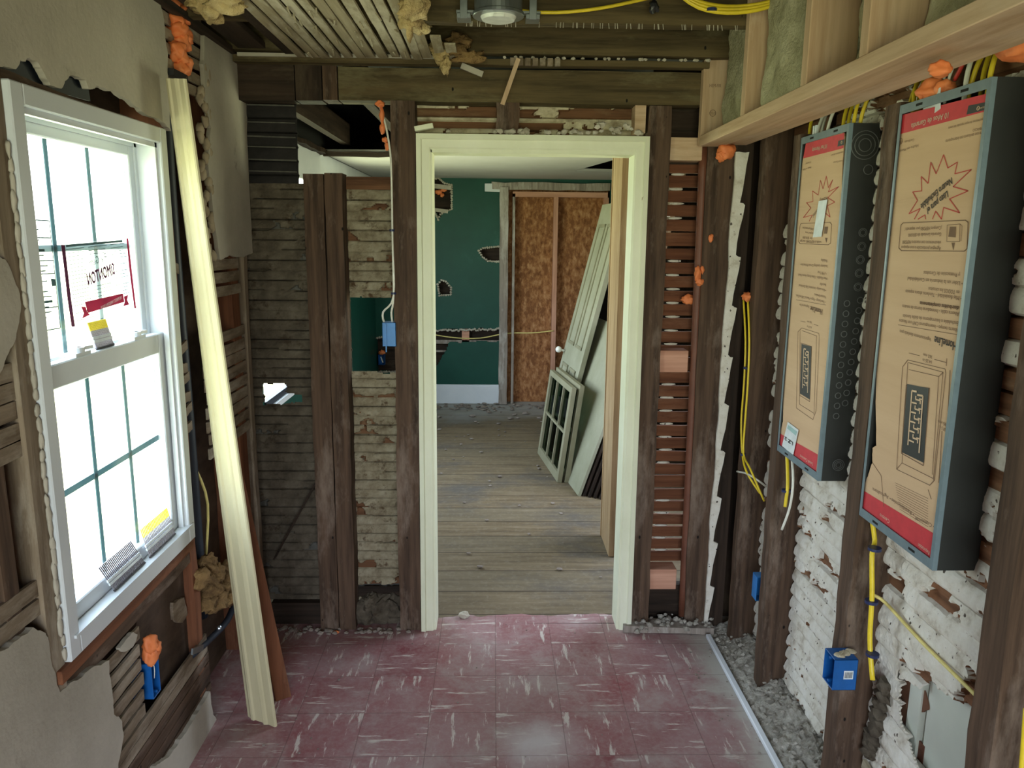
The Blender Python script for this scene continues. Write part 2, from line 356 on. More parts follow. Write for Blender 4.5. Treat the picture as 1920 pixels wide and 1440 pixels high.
thin('film_print', (.12, .17, .17), .5, .98); thin('film_red', (.34, .05, .10), .6, .97); thin('film_plum', (.16, .06, .11), .5, .98); thin('film_dark', (.10, .14, .14), .4, .8)
def tiles():
    m, N, L, B = nodes('red_tile'); T = .24
    def M(op, a, b=None, c=None):
        n = N.new('ShaderNodeMath'); n.operation = op
        for i, v in enumerate((a, b, c)):
            if v is None: continue
            if isinstance(v, (int, float)): n.inputs[i].default_value = v
            else: L.new(v, n.inputs[i])
        return n.outputs[0]
    vec = _map(N, L, (1 / T, 1 / T, 1), (-.018 / T, -2.30 / T, 0)); s = N.new('ShaderNodeSeparateXYZ'); L.new(vec, s.inputs[0])
    fx = M('FLOOR', s.outputs[0]); fy = M('FLOOR', s.outputs[1]); rx = M('SUBTRACT', s.outputs[0], fx); ry = M('SUBTRACT', s.outputs[1], fy)
    cb = N.new('ShaderNodeCombineXYZ'); L.new(fx, cb.inputs[0]); L.new(fy, cb.inputs[1])
    wn = N.new('ShaderNodeTexWhiteNoise'); L.new(cb.outputs[0], wn.inputs[0])
    chk = M('ABSOLUTE', M('MODULO', M('ADD', fx, fy), 2.))
    sa = _noise(N, L, _map(N, L, (3.4, 24, 1), (1, 3, 0)), 1.5, 5, .68); sb = _noise(N, L, _map(N, L, (24, 3.4, 1), (7, 1, 0)), 1.5, 5, .68)
    mx = N.new('ShaderNodeMix'); L.new(chk, mx.inputs[0]); L.new(sa, mx.inputs[2]); L.new(sb, mx.inputs[3])
    base = _mix(N, L, wn.outputs[0], (.20, .045, .055), (.28, .075, .085))
    cl = _noise(N, L, _map(N, L, (1, 1, 1), (4, 9, 0)), 2.6, 7, .7)
    base = _mix(N, L, _step(N, L, cl, .32, .58), base, (.33, .19, .195))
    c = _mix(N, L, _step(N, L, mx.outputs[0], .57, .63), base, (.60, .52, .48))
    du = _noise(N, L, _map(N, L, (1, 1, 1), (9.3, 2.2, 0)), 3.2, 9, .72)
    c = _mix(N, L, _step(N, L, du, .50, .78), c, (.42, .37, .35))
    fd = _noise(N, L, _map(N, L, (1, 1, 1)), 55, 5, .7)
    c = _mix(N, L, M('MULTIPLY', _step(N, L, fd, .45, .85), .5), c, (.42, .37, .34))
    # bare, dusty edge along the right wall and a scuffed patch in the middle
    w = _map(N, L, (1, 1, 1)); sw = N.new('ShaderNodeSeparateXYZ'); L.new(w, sw.inputs[0])
    ed = M('ADD', sw.outputs[0], M('MULTIPLY', du, .35)); c = _mix(N, L, _step(N, L, ed, .98, 1.10), c, (.44, .41, .37))
    dx = M('SUBTRACT', sw.outputs[0], .16); dy = M('SUBTRACT', sw.outputs[1], 2.36)
    rr = M('ADD', M('SQRT', M('ADD', M('MULTIPLY', dx, dx), M('MULTIPLY', dy, dy))), M('MULTIPLY', cl, .5)); c = _mix(N, L, M('MULTIPLY', _step(N, L, rr, .42, .22), .85), c, (.55, .50, .50))
    j = M('MINIMUM', M('MINIMUM', rx, M('SUBTRACT', 1., rx)), M('MINIMUM', ry, M('SUBTRACT', 1., ry)))
    c = _mix(N, L, M('MULTIPLY', _step(N, L, j, .010, .003), .42), c, (.05, .025, .022))
    L.new(c, B.inputs['Base Color']); B.inputs['Roughness'].default_value = .55; B.inputs['Specular IOR Level'].default_value = .35
    _bump(N, L, B, fd, .12)
tiles()
def planks():
    m, N, L, B = nodes('floor_planks'); w = .235
    t = N.new('ShaderNodeTexCoord'); s = N.new('ShaderNodeSeparateXYZ'); L.new(t.outputs['Object'], s.inputs[0])
    def M(op, a, b=None):
        n = N.new('ShaderNodeMath'); n.operation = op
        for i, v in enumerate((a, b)):
            if v is None: continue
            if isinstance(v, (int, float)): n.inputs[i].default_value = v
            else: L.new(v, n.inputs[i])
        return n.outputs[0]
    yy = M('DIVIDE', s.outputs[1], w); fy = M('FLOOR', yy); ry = M('SUBTRACT', yy, fy)
    wn = N.new('ShaderNodeTexWhiteNoise'); wn.noise_dimensions = '1D'; L.new(fy, wn.inputs['W'])
    g = _noise(N, L, _map(N, L, (1.2, 14, 1)), 2, 8, .65)
    c = _ramp(N, L, g, ((.3, (.095, .066, .038)), (.55, (.175, .128, .076)), (.75, (.25, .19, .125))))
    c = _mix(N, L, M('MULTIPLY', wn.outputs[0], .5), c, (.15, .125, .085))
    p = _noise(N, L, _map(N, L, (.7, 1, 1), (2.2, 5.1, 0)), 1.7, 7, .65); c = _mix(N, L, _step(N, L, p, .50, .66), c, (.095, .083, .072))
    d = _noise(N, L, _map(N, L, (1, 1, 1)), 30, 8, .75); c = _mix(N, L, M('MULTIPLY', _step(N, L, d, .5, .8), .35), c, (.33, .29, .23))
    far = M('ADD', s.outputs[1], M('MULTIPLY', p, 1.2)); c = _mix(N, L, M('MULTIPLY', _step(N, L, far, 7.6, 8.2), .8), c, (.42, .42, .40))
    j = M('MINIMUM', ry, M('SUBTRACT', 1., ry)); c = _mix(N, L, M('MULTIPLY', _step(N, L, j, .02, .006), .9), c, (.02, .013, .009))
    L.new(c, B.inputs['Base Color']); B.inputs['Roughness'].default_value = .8; B.inputs['Specular IOR Level'].default_value = .2; _bump(N, L, B, d, .3)
planks()
M_ = MAT
# ================================================================== the setting
XL, XR, YB, ZC = -.985, 1.025, 3.147, 2.38
FB = 3.25                                                        # lath plane of the back partition
XK = 1.135                                                       # lath plane of the right wall
m = MB().box(-1.12, 1.16, -1.6, 3.20, -.05, 0); m.plate(jag([(-1.12, 3.2, 0), (1.16, 3.2, 0), (1.16, 3.27, 0), (.56, 3.275, 0), (.4, 3.285, 0), (.25, 3.27, 0), (.1, 3.285, 0), (-.05, 3.26, 0), (-.12, 3.285, 0), (-.26, 3.25, 0), (-1.12, 3.26, 0)], .008, 3, 3), (0, 0, -.05)); struct('floor', m, M_['red_tile'])
m = MB().box(-1.22, 1.55, 3.15, 8.0, -.06, -.004); struct('floor_far_room', m, M_['floor_planks'])
# wall behind the viewer: a wide opening lets the daylight of the next window in
m = MB(); m.box(-1.3, -.80, -1.7, -1.6, 0, 2.6); m.box(.85, 1.3, -1.7, -1.6, 0, 2.6); m.box(-.80, .85, -1.7, -1.6, 2.2, 2.6); m.box(-.80, .85, -1.7, -1.6, 0, .3)
struct('wall_back', m, M_['plaster'])
# exterior sheathing of the left wall round the window
m = MB()
for a, b, c, d in ((-1.7, 1.64, 0, 2.62), (2.42, 3.5, 0, 2.62), (1.64, 2.42, 0, .72), (1.64, 2.42, 2.03, 2.62)): m.box(-1.14, -1.11, a, b, c, d)
struct('wall_left', m, M_['sheathing'])
m = MB().box(1.17, 1.20, -1.7, 3.5, 0, 2.7); struct('wall_right', m, M_['brown_panel'])
m = MB(); m.box(-1.2, 1.3, -1.7, 3.3, 2.60, 2.66); struct('ceiling', m, M_['dark_wood_y'])
# far room shell
def far_w(u, z): return (u, np.full_like(u, 7.83), z)
P7 = lambda *p: [(oy(a, b, 7.83)[0], oy(a, b, 7.83)[2]) for a, b in p]
holesF = [P7((800, 338), (822, 334), (834, 344), (847, 347), (847, 392), (836, 396), (826, 402), (822, 412), (815, 398), (800, 392)),
          P7((898, 470), (906, 465), (938, 462), (950, 464), (950, 492), (915, 489), (905, 482)),
          P7((821, 533), (828, 525), (836, 528), (846, 539), (845, 552), (824, 554)),
          P7((770, 622), (830, 618), (870, 615), (950, 617), (950, 640), (770, 642)),
          P7((770, 640), (842, 641), (836, 656), (826, 672), (818, 688), (770, 690)),
          P7((694, 641), (704, 634), (716, 632), (760, 632), (760, 696), (699, 697), (701, 668), (695, 654))]
dr = [(.125, .0), (.125, 2.165), (1.15, 2.165), (1.15, .0)]
mb = MB(); Pq = sheet(np.arange(-1.195, 1.50, .0125), np.arange(0, 2.30, .0125), far_w, holesF + [dr], wob=.008, ws=9)
mb.v = Pq[0].tolist(); mb.f = Pq[1].tolist(); mb.m = [0] * len(mb.f)
o = struct('wall_far_room', mb, M_['green_paint'], solid=.018)
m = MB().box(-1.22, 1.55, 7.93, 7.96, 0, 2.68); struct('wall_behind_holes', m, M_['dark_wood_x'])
Y1, Y2 = 3.95, 6.3
m = MB(); m.box(-1.22, -1.19, 3.27, Y1, 0, 2.05); m.box(-1.22, -1.19, Y2, 8.0, 0, 2.05); m.box(-1.22, -1.19, Y1, Y2, 0, .80); struct('wall_far_room_left', m, M_['green_paint'])
m = MB(); m.box(-1.22, -1.19, 3.27, 8.0, 2.05, 2.262); m.box(-1.22, -1.165, Y1, Y2, .785, .815)
for y in (4.6, 5.2, 5.8): m.box(-1.21, -1.19, y, y + .04, .86, 2.05)
m.box(-1.21, -1.19, Y1, Y2, 1.42, 1.46); struct('wall_far_room_left_head', m, M_['white_paint'])
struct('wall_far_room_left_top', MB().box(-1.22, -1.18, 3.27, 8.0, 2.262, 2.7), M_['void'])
m = MB().box(-1.21, -1.18, Y1, Y2, .815, .85); struct('trim_1', m, M_['pipe_dark'])
struct('window_2', MB().box(-1.20, -1.197, Y1, Y2, .85, 2.05), M_['glass'])
m = MB(); m.box(1.50, 1.55, 4.9, 8.0, 0, 2.68); m.box(1.50, 1.55, 3.2, 4.9, 0, .7); m.box(1.50, 1.55, 3.2, 4.9, 2.0, 2.68); m.box(1.50, 1.55, 3.2, 3.5, .7, 2.0); m.box(.90, 1.55, 3.262, 3.3, 0, 2.68); m.box(-1.22, 1.55, 7.96, 8.0, 2.2, 2.68); struct('wall_far_room_right', m, M_['dark_wood_z'])  # the side gap is an unseen opening, added to brighten the far room
# far ceiling: a board ceiling with a big missing piece near the partition and a torn triangle by the door
cl = [(-1.19, 7.84), (-1.19, 5.5), (-.42, 5.45), (-.40, 3.42), (1.0, 3.42), (1.0, 5.05), (.70, 6.75), (1.5, 6.9), (1.5, 7.84)]
struct('ceiling_far_room', MB().plate([(x, y, 2.262) for x, y in cl], (0, 0, .02)), M_['ceiling_board'])
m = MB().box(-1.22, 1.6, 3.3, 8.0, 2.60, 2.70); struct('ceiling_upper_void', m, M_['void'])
m = MB().box(-1.19, .066, 7.795, 7.822, .0, .185); m.box(-1.19, .066, 7.80, 7.822, .185, .197); struct('baseboard_far_room', m, M_['white_paint'])
portal('portal_window', (-1.2, 2.03, 1.37), (0, -math.pi / 2, 0), 1.24, .70)
portal('portal_behind', (.02, -1.58, 1.25), (math.pi / 2, 0, 0), 1.65, 1.9)
portal('portal_far_window', (-1.23, 5.12, 1.45), (0, -math.pi / 2, 0), 1.2, 2.35)
portal('portal_added_opening_right', (1.56, 4.2, 1.35), (0, math.pi / 2, 0), 1.3, 1.4)  # serves the added opening in the right wall, no known window there

# ================================================================== window_1
wr = bpy.data.objects.new('window_1', None); COL.objects.link(wr); wr['kind'] = 'structure'
y0, y1, z0, z1 = 1.652, 2.408, .735, 2.018
m = MB()
for a, b, c, d in ((y0, y0 + .045, z0, z1), (y1 - .045, y1, z0, z1), (y0 + .045, y1 - .045, z0, z0 + .055), (y0 + .045, y1 - .045, z1 - .045, z1)): m.box(-1.12, -.972, a, b, c, d)
build('window_frame', m, M_['vinyl'], wr, bevel=.003)
m = MB()
for a, b, c, d in ((y0 + .045, y0 + .058, z0 + .055, z1 - .045), (y1 - .058, y1 - .045, z0 + .055, z1 - .045), (y0 + .045, y1 - .045, z1 - .058, z1 - .045)): m.box(-1.09, -1.045, a, b, c, d); m.box(-1.0, -.985, a, b, c, d)
build('jamb_track', m, M_['vinyl'], wr)
def sash(name, xa, xb, zl, zh, st, rb, rt):
    a, b = y0 + .047, y1 - .047; m = MB()
    m.box(xa, xb, a, a + st, zl, zh); m.box(xa, xb, b - st, b, zl, zh); m.box(xa, xb, a + st, b - st, zl, zl + rb); m.box(xa, xb, a + st, b - st, zh - rt, zh)
    s = build(name, m, M_['vinyl'], wr, bevel=.003)
    xm = (xa + xb) / 2
    build('glass_pane', MB().box(xm - .003, xm + .003, a + st, b - st, zl + rb, zh - rt), M_['glass'], s)
    g = MB(); A, B_, C_, D_ = a + st, b - st, zl + rb, zh - rt
    for k in (1, 2): yy = A + (B_ - A) * k / 3; g.box(xm - .007, xm - .0045, yy - .008, yy + .008, C_, D_)
    zz = (C_ + D_) / 2; g.box(xm - .0104, xm - .0079, A, B_, zz - .008, zz + .008)
    build('grille', g, M_['grille_vinyl'], s)
    return s
lo_s = sash('lower_sash', -1.034, -1.004, z0 + .055, 1.418, .044, .045, .058)
up_s = sash('upper_sash', -1.078, -1.050, 1.375, z1 - .045, .040, .045, .040)
m = MB().box(-1.0, -.966, y0 + .02, y1 - .02, z0 + .05, z0 + .058); build('sill_ledge', m, M_['vinyl'], wr)
for yy in (1.90, 2.21):
    m = MB(); m.box(-1.034, -1.008, yy - .035, yy + .035, 1.418, 1.426); m.cyl((-1.022, yy, 1.426), (-1.022, yy, 1.438), .016, 16); m.bar((-1.022, yy - .005, 1.434), (-1.012, yy + .045, 1.434), .012, .008)
    k = build('sash_lock', m, M_['vinyl'], wr); 
# stickers on the upper glass: printing seen from behind (mirrored)
XS = -1.058
def W_(px, py): return Vector(ox(px, py, XS))
def quad(mb, pts, d=(.0008, 0, 0), m=0): return mb.plate(pts, d, m)
def strip(mb, p, q, h, m=0, x=0):
    a = W_(*p); b = W_(*q); u = Vector((0, 0, h / 2)); dx = Vector((x, 0, 0)); return mb.plate([a - u + dx, b - u + dx, b + u + dx, a + u + dx], (.0004, 0, 0), m)
st = build('energy_rating_sticker', MB().plate([W_(*p) for p in ((36, 411), (90, 414), (111, 615), (60, 624))], (.0006, 0, 0)), M_['film'], up_s)
m = MB()
L0 = lambda t: (36 + (60 - 36) * t, 411 + (624 - 411) * t); L1 = lambda t: (90 + (111 - 90) * t, 414 + (615 - 414) * t)
def lerp2(a, b, t): return (a[0] + (b[0] - a[0]) * t, a[1] + (b[1] - a[1]) * t)
for t in (0.0, .16, .37, .49, .80, 1.0): strip(m, L0(t), L1(t), .0028, 0, .002)
for La in (L0, L1): m.plate([W_(*La(0)) + Vector((.002, 0, 0)), W_(*La(1)) + Vector((.002, 0, 0)), W_(La(1)[0] + 1.3, La(1)[1]) + Vector((.002, 0, 0)), W_(La(0)[0] + 1.3, La(0)[1]) + Vector((.002, 0, 0))], (.0004, 0, 0))
rd = random.Random(3)
for k in range(20):
    t = .04 + k * .047; s0 = rd.uniform(.05, .35); s1 = s0 + rd.uniform(.2, .6)
    strip(m, lerp2(L0(t), L1(t), s0), lerp2(L0(t), L1(t), min(.95, s1)), .0028 if k % 5 else .006, 0, .002)
m.plate([W_(*p) + Vector((.002, 0, 0)) for p in ((93.5, 522), (101, 523), (103, 536), (96, 537))], (.0004, 0, 0))
build('sticker_printing', m, M_['film_print'], up_s)
quadpts = [(113, 458), (236, 446), (252, 578), (136, 613)]
build('brand_sticker', MB().plate([W_(*p) for p in quadpts], (.0006, 0, 0)), M_['film'], up_s)
m = MB(); A0 = lambda t: lerp2(quadpts[0], quadpts[3], t); B0 = lambda t: lerp2(quadpts[1], quadpts[2], t)
for k in range(20):
    t = .07 + k * .046
    for s0, s1 in ((.06, .36), (.40, .70), (.74, .97)):
        if s0 == .40 and (.18 < t < .56): continue
        if t > .80 and s0 > .1: continue
        if rd.random() < .1: continue
        strip(m, lerp2(A0(t), B0(t), s0), lerp2(A0(t), B0(t), s1 - rd.uniform(0, .05)), .0016, 0, .002)
strip(m, (122, 461), (228, 452), .006, 0, .002)
U_ = (W_(112, 560) - W_(236, 530)).normalized()
UU = (W_(164, 528) - W_(215, 506)); UU = Vector((0, UU.y, UU.z)).normalized(); VV = Vector((0, -UU.z, UU.y)); VV = VV if VV.z > 0 else -VV
[m.text('Ply Gem', W_(198, 487) + Vector((.003 + k * .0002, 0, 0)) + UU * .0012 * k, UU, VV, .020, None) for k in (0, 1)]
m.text('Reliance  Seriously', W_(212, 528) + Vector((.003, 0, 0)), UU, VV, .010, None)
build('sticker_printing', m, M_['film_print'], up_s)
m = MB()
for du_, dv_ in ((0, 0), (.0024, 0), (0, .0024), (.0024, .0024), (.0012, .0012)): m.text('SIMONTON', W_(214, 514) + Vector((.003 + du_ * .1 + dv_ * .2, 0, 0)) + UU * du_ + VV * dv_, UU, VV, .032, .150)
build('sticker_lettering', m, M_['film_plum'], up_s)
m = MB()
def rib(pts, m_=0): m.plate([W_(*p) + Vector((.003, 0, 0)) for p in pts], (.0006, 0, 0), m_)
rib([(112, 459), (119, 459), (124, 505), (130, 555), (138, 612), (132, 613), (124, 560), (118, 505)], 1)
rib([(235, 447), (238, 447), (244, 500), (249, 545), (253, 578), (250, 578), (245, 540), (240, 500)])
rib([(157, 566), (228, 550), (231, 566), (162, 587)]); rib([(150, 575), (158, 575), (161, 585), (166, 590), (152, 597), (155, 587)]); rib([(230, 556), (238, 553), (236, 562), (240, 571), (229, 574), (232, 566)])
build('red_banner', m, [M_['film_red'], M_['film_plum']], up_s)
m = MB(); m.text('THE PERFECT WINDOW & DOOR', W_(226, 560) + Vector((.0045, 0, 0)), UU, VV, .009, .125); build('banner_lettering', m, M_['paper'], up_s)
def decal(pts, sash_, x, txt):
    P = [Vector(ox(a, b, x)) for a, b in pts]; m = MB(); m.plate(P, (.0006, 0, 0)); build('warning_decal', m, M_['film'], sash_)
    m = MB(); a = (P[0] + P[3]) / 2; b = (P[1] + P[2]) / 2; u = (a - b).normalized(); v = Vector((0, -u.z, u.y)); v = v if v.z > 0 else -v
    h = (P[0] - P[3]).length
    for k in range(3): m.text(txt[k], b + Vector((.002, 0, 0)) + v * (h * (.22 - .30 * k)), u, v, h * .2, (a - b).length * .9)
    build('decal_lettering', m, M_['film_dark'], sash_)
decal([(213, 292), (239, 328), (238, 347), (208, 308)], up_s, -1.058, ['026 SDR', 'LAMINATE', 'TEMPERED'])
decal([(283, 690), (292, 686), (297, 752), (290, 752)], lo_s, -1.015, ['026 SDR', 'LAMINATE', 'TEMPERED'])
wr.location = (0, 0, 0)

# nail strips resting on the sash rail and on the sill
def nails(a, b, up, n, L, tip, head, label, lean):
    a = Vector(a); b = Vector(b); up = Vector(up).normalized(); t = thing('nail_strip', label, 'nails', 'collated nail strips on the window')
    s1, s2, s3 = MB(), MB(), MB()
    for i in range(n):
        p = a.lerp(b, (i + .5) / n); q = p + up * L
        s1.bar(p + up * .004, p + up * L * .72, .0026, .0026); s2.bar(p + up * L * .70, q, .003, .003)
        s3.cyl(p, p + up * .004, .0036, 8)
    build('nail_shanks', s1, M_['nail_grey'], t); build('painted_tips', s2, M_[tip], t); build('nail_heads', s3, M_[head], t)
    m = MB(); sd = (b - a).normalized()
    for f in (.30, .42): m.bar(a + up * L * f - sd * .001, b + up * L * f + sd * .001, .0042, .007, up)
    build('paper_tape', m, M_['paper'], t); rebase(t)
def WW(px, py, x): return Vector(ox(px, py, x))
a = WW(182, 664, -1.02); b = WW(214, 650, -1.02); a.z = b.z = 1.419; nails(a, b, (0.02, -.45, .9), 17, .082, 'nail_yellow', 'nail_dark', 'yellow tipped nail strip leaning on the meeting rail of the window', 0)
a = WW(213, 1092, -.985); b = WW(270, 1032, -.985); a.z = b.z = .795; nails(a, b, (-.25, -.32, .9), 25, .085, 'nail_grey', 'nail_dark', 'grey nail strip standing at the middle of the window sill', 0)
a = WW(279, 1028, -.985); b = WW(327, 975, -.985); a.z = b.z = .795; nails(a, b, (-.2, -.05, .97), 22, .090, 'nail_yellow', 'nail_dark', 'yellow tipped nail strip standing in the right corner of the window sill', 0)

# ================================================================== left wall
# plaster
def Lp(pts, x=XL): return [ox(a, b, x) for a, b in pts]
struct('wall_left_plaster_above_window', MB().plate(jag(Lp([(-260, -260), (230, -260), (268, -60), (300, 0), (309, 50), (315, 100), (318, 200), (321, 246), (302, 226), (262, 202), (218, 170), (182, 160), (166, 166), (160, 150), (130, 143), (116, 166), (95, 160), (76, 126), (56, 108), (38, 112), (30, 130), (4, 126), (-60, 96), (-260, 10)]), .006, 3, 1), (-.016, 0, 0)), M_['plaster'])
struct('wall_left_plaster_corner', MB().plate(jag(Lp([(384, 60), (405, 74), (466, 120), (463, 250), (470, 400), (474, 474), (455, 482), (432, 478), (412, 486), (404, 430), (396, 350), (390, 300), (396, 240), (386, 190), (381, 120)]), .005, 3, 2), (-.014, 0, 0)), M_['plaster'])
struct('wall_left_plaster_low', MB().plate(jag(Lp([(-400, 1480), (-160, 1330), (0, 1222), (62, 1176), (90, 1195), (98, 1250), (113, 1298), (160, 1262), (205, 1238), (210, 1290), (214, 1340), (228, 1350), (232, 1380), (222, 1440), (226, 1600), (150, 1900), (-400, 1900)]), .006, 3, 3), (-.018, 0, 0)), M_['plaster'])
struct('wall_left_plaster_base', MB().plate(jag(Lp([(270, 1480), (292, 1436), (322, 1412), (352, 1368), (394, 1296), (400, 1340), (410, 1362), (392, 1394), (366, 1446), (320, 1560), (240, 1640)]), .006, 3, 4), (-.018, 0, 0)), M_['plaster'])
struct('wall_left_plaster_edge', MB().plate(jag(Lp([(-60, 500), (0, 482), (18, 500), (38, 560), (28, 640), (0, 700), (-60, 800)]), .006, 3, 5), (-.014, 0, 0)), M_['plaster'])
# exposed brown keys along plaster edges and the strip above the window
m = MB()
for k in range(26):
    p = Vector(ox(384 - 2 + 8 * math.sin(k * 1.3) + max(0, k - 8) * .6, 130 + k * 14, XL - .008)); m.lump(p, (.012, .018, .022), k, 2, .5)
one('plaster_crumbs', m, M_['plaster_raw'], 'ragged lumps of broken plaster down the edge of the corner patch', 'plaster', kind='stuff', smooth=True)
m = MB(); m.plate(jag(Lp([(-200, 100), (0, 128), (110, 172), (200, 205), (300, 243), (298, 252), (200, 216), (100, 178), (0, 148), (-200, 120)], -.992), .003, 3, 6), (-.02, 0, 0))
one('header_strip', m, M_['old_wood_y'], 'splintered old wooden strip along the top of the white window', 'wood strip')
m = MB(); m.plate(Lp([(-60, 100), (80, 100), (160, 130), (170, 190), (60, 160), (-60, 130)], -1.008), (-.004, 0, 0))
one('flashing_membrane', m, M_['pipe_dark'], 'dark flashing sheet showing through two holes above the window', 'membrane')
# studs in the left wall
def stud(x0, x1, ya, yb, z0_, z1_, mat, label, name='wall_stud', cat='stud', n=14, jit=.003, grp=None, bv=.002):
    m = MB(); rings = []
    for i in range(n + 1):
        z = z0_ + (z1_ - z0_) * i / n; j = [random.uniform(-jit, jit) for _ in range(4)]
        rings.append([(x0 + j[0], ya + j[1], z), (x1 + j[2], ya + j[1], z), (x1 + j[2], yb + j[3], z), (x0 + j[0], yb + j[3], z)])
    m.loft(rings); return one(name, m, M_[mat], label, cat, grp, bevel=0)
stud(-1.11, -1.0, 2.425, 2.475, 0, 2.4, 'red_wood_z', 'reddish old stud right beside the white window')
stud(-1.11, -1.0, 1.49, 1.54, 0, 2.4, 'old_wood_z', 'old dark stud left of the white window')
stud(-1.11, -1.0, 2.98, 3.06, 0, 2.36, 'red_wood_z', 'dark reddish stud in the corner behind the leaning cream board')
stud(-1.04, -.992, 3.12, 3.16, 0, 2.36, 'lath_z', 'thin grey corner strip where the window wall meets the partition', 'corner_strip', 'wood strip')
m = MB(); m.tube([(-1.05, 2.60, .35), (-1.05, 2.60, 1.0), (-1.05, 2.585, 1.7), (-1.05, 2.59, 2.2)], .024, 12)
one('vent_pipe', m, M_['pipe_dark'], 'dark blue vertical pipe in the wall behind the leaning cream board', 'pipe', smooth=True)
m = MB(); m.tube([(-1.06, 2.66, .9), (-1.03, 2.68, .75), (-1.05, 2.66, .5)], .005, 6); m.tube([(-1.05, 2.80, 1.1), (-1.02, 2.98, 1.02), (-1.03, 3.0, .85), (-1.06, 2.9, .80)], .005, 6)
one('wall_cable', m, M_['pale_yellow'], 'yellow cable looping inside the wall behind the leaning cream board', 'cable', smooth=True)
def laths(ya, yb, zs, x=-.998, mat='lath_y', h=.035, t=.008, seed=0, ja=.01, jb=.006, slant=0, name='lath_work', label='', cat='laths', grp=None):
    rd = random.Random(seed); m = MB()
    for z in zs:
        a = ya + rd.uniform(-ja, ja); b = yb + rd.uniform(-jb, jb); dz = slant + rd.uniform(-.004, .004); hh = h * rd.uniform(.92, 1.05)
        n = 5; rings = []
        for i in range(n + 1):
            f = i / n; y = a + (b - a) * f; zz = z + dz * f; e = rd.uniform(-.0015, .0015)
            rings.append([(x - t, y, zz - hh/2 + e), (x, y, zz - hh/2 + e), (x, y, zz + hh/2 + e), (x - t, y, zz + hh/2 + e)])
        m.loft(rings)
    return one(name, m, M_[mat], label, cat, grp)
zz0 = ox(450, 612, XL)[2]; zz1 = ox(455, 822, XL)[2]
laths(2.66, 3.10, [zz1 + (zz0 - zz1) * (k + .5) / 9 for k in range(9)], h=(zz0 - zz1) / 9 * .84, seed=1, label='nine grey laths right of the leaning cream board at mid height')
za = ox(440, 482, XL)[2]; zb = ox(440, 554, XL)[2]
laths(2.64, 3.08, [zb + (za - zb) * (k + .5) / 3 for k in range(3)], h=(za - zb) / 3 * .84, seed=2, label='three grey laths just below the corner plaster patch')
laths(2.48, 2.90, [2.18 + .045 * k for k in range(5)], x=-1.0, seed=12, label='short laths behind the orange foam high on the window wall')
for k, (px, py) in enumerate(((326, 500), (344, 660), (345, 690), (347, 715), (349, 745), (352, 775), (354, 805))):
    p = ox(px, py, -.994); laths(p[1] - .03, p[1] + .035, [p[2]], x=-.994, seed=20 + k, ja=.004, h=.030, slant=(-.01, .02, .0, .01, .0, .015, .01)[k], name='lath_stub', label='short broken lath end beside the white window, %s' % ('topmost, alone above the meeting rail', 'slanting, just below the meeting rail', 'second under the slanting one', 'third under the slanting one', 'fourth under the slanting one', 'fifth under the slanting one', 'lowest of the run')[k], cat='lath', grp='broken lath ends beside the window')
zs = [ox(20, p, XL)[2] for p in (700, 742, 780, 820, 856)]
laths(1.30, 1.60, zs, seed=3, h=.038, label='grey laths left of the white window at mid height', jb=.004)
laths(1.28, 1.61, [ox(45, p, XL)[2] for p in (1130, 1168)], seed=4, slant=.0, h=.04, label='two splintered laths below left of the white window')
stud(-1.10, -1.06, 1.30, 1.60, .2, 2.3, 'old_wood_z', 'dark brown boards exposed left of the white window', 'sheathing_board', 'board')
stud(-1.11, -.987, 1.60, 1.650, .2, 2.1, 'lath_z', 'thin grey upright tight against the left side of the white window', 'jamb_strip', 'wood strip', jit=.001)
m = MB(); 
for k in range(34): m.lump((-.983, 1.645 + random.uniform(-.004, .003), .76 + k * .034), (.005, random.uniform(.004, .008), random.uniform(.014, .030)), k, 2, .5)
one('caulk_bead', m, M_['plaster'], 'lumpy grey caulk down the left edge of the white window', 'caulk', kind='stuff', smooth=True)
# below the window
m = MB().box(-1.06, -.976, 1.615, 2.40, .700, .734); one('sill_strip', m, M_['red_wood_y'], 'reddish new wood strip directly under the white window', 'wood strip', bevel=.002)
m = MB().bar((-1.03, 1.63, .665), (-1.03, 2.42, .665), .06, .05, jit=.003); one('old_sill_board', m, M_['old_wood_y'], 'dark old sill board under the reddish strip', 'board')
zs = [ox(258, p, XL)[2] for p in (1200, 1240, 1285, 1328, 1370, 1410, 1450)]
laths(1.80, 2.03, [.60, .553, .506, .459, .412, .365], seed=5, jb=.006, label='stack of grey laths left of the blue box under the window')
laths(1.80, 2.50, [.322, .286], seed=6, h=.034, label='two long grey laths running under the blue box towards the corner')
laths(1.80, 2.52, [.246, .206, .166, .126], seed=7, h=.036, x=-1.0, mat='old_wood_y', label='dark dirty laths behind the low broken plaster', name='lath_work')
m = MB(); m.plate(jag([ox(a, b, -1.03) for a, b in ((262, 1120), (300, 1085), (345, 1060), (372, 1100), (380, 1180), (372, 1260), (310, 1300), (270, 1290), (255, 1200))], .01, 3, 9), (-.02, 0, 0))
one('torn_backing', m, M_['sheathing'], 'dirty torn brown backing behind the blue box under the window', 'backing sheet')
m = MB(); m.plate(jag([ox(a, b, -1.02) for a, b in ((325, 1130), (345, 1120), (352, 1150), (342, 1168), (326, 1162))], .006, 3, 19), (-.012, 0, 0)); one('plaster_scrap', m, M_['lath_y'], 'curled grey scrap stuck on the brown backing above the blue box', 'scrap')
m = MB(); m.plate(jag([ox(a, b, -.99) for a, b in ((225, 1215), (250, 1185), (258, 1190), (250, 1212), (232, 1222))], .004, 3, 29), (-.012, 0, 0)); one('plaster_fragment', m, M_['plaster'], 'small pale plaster fragment left of the orange foam under the window', 'plaster')
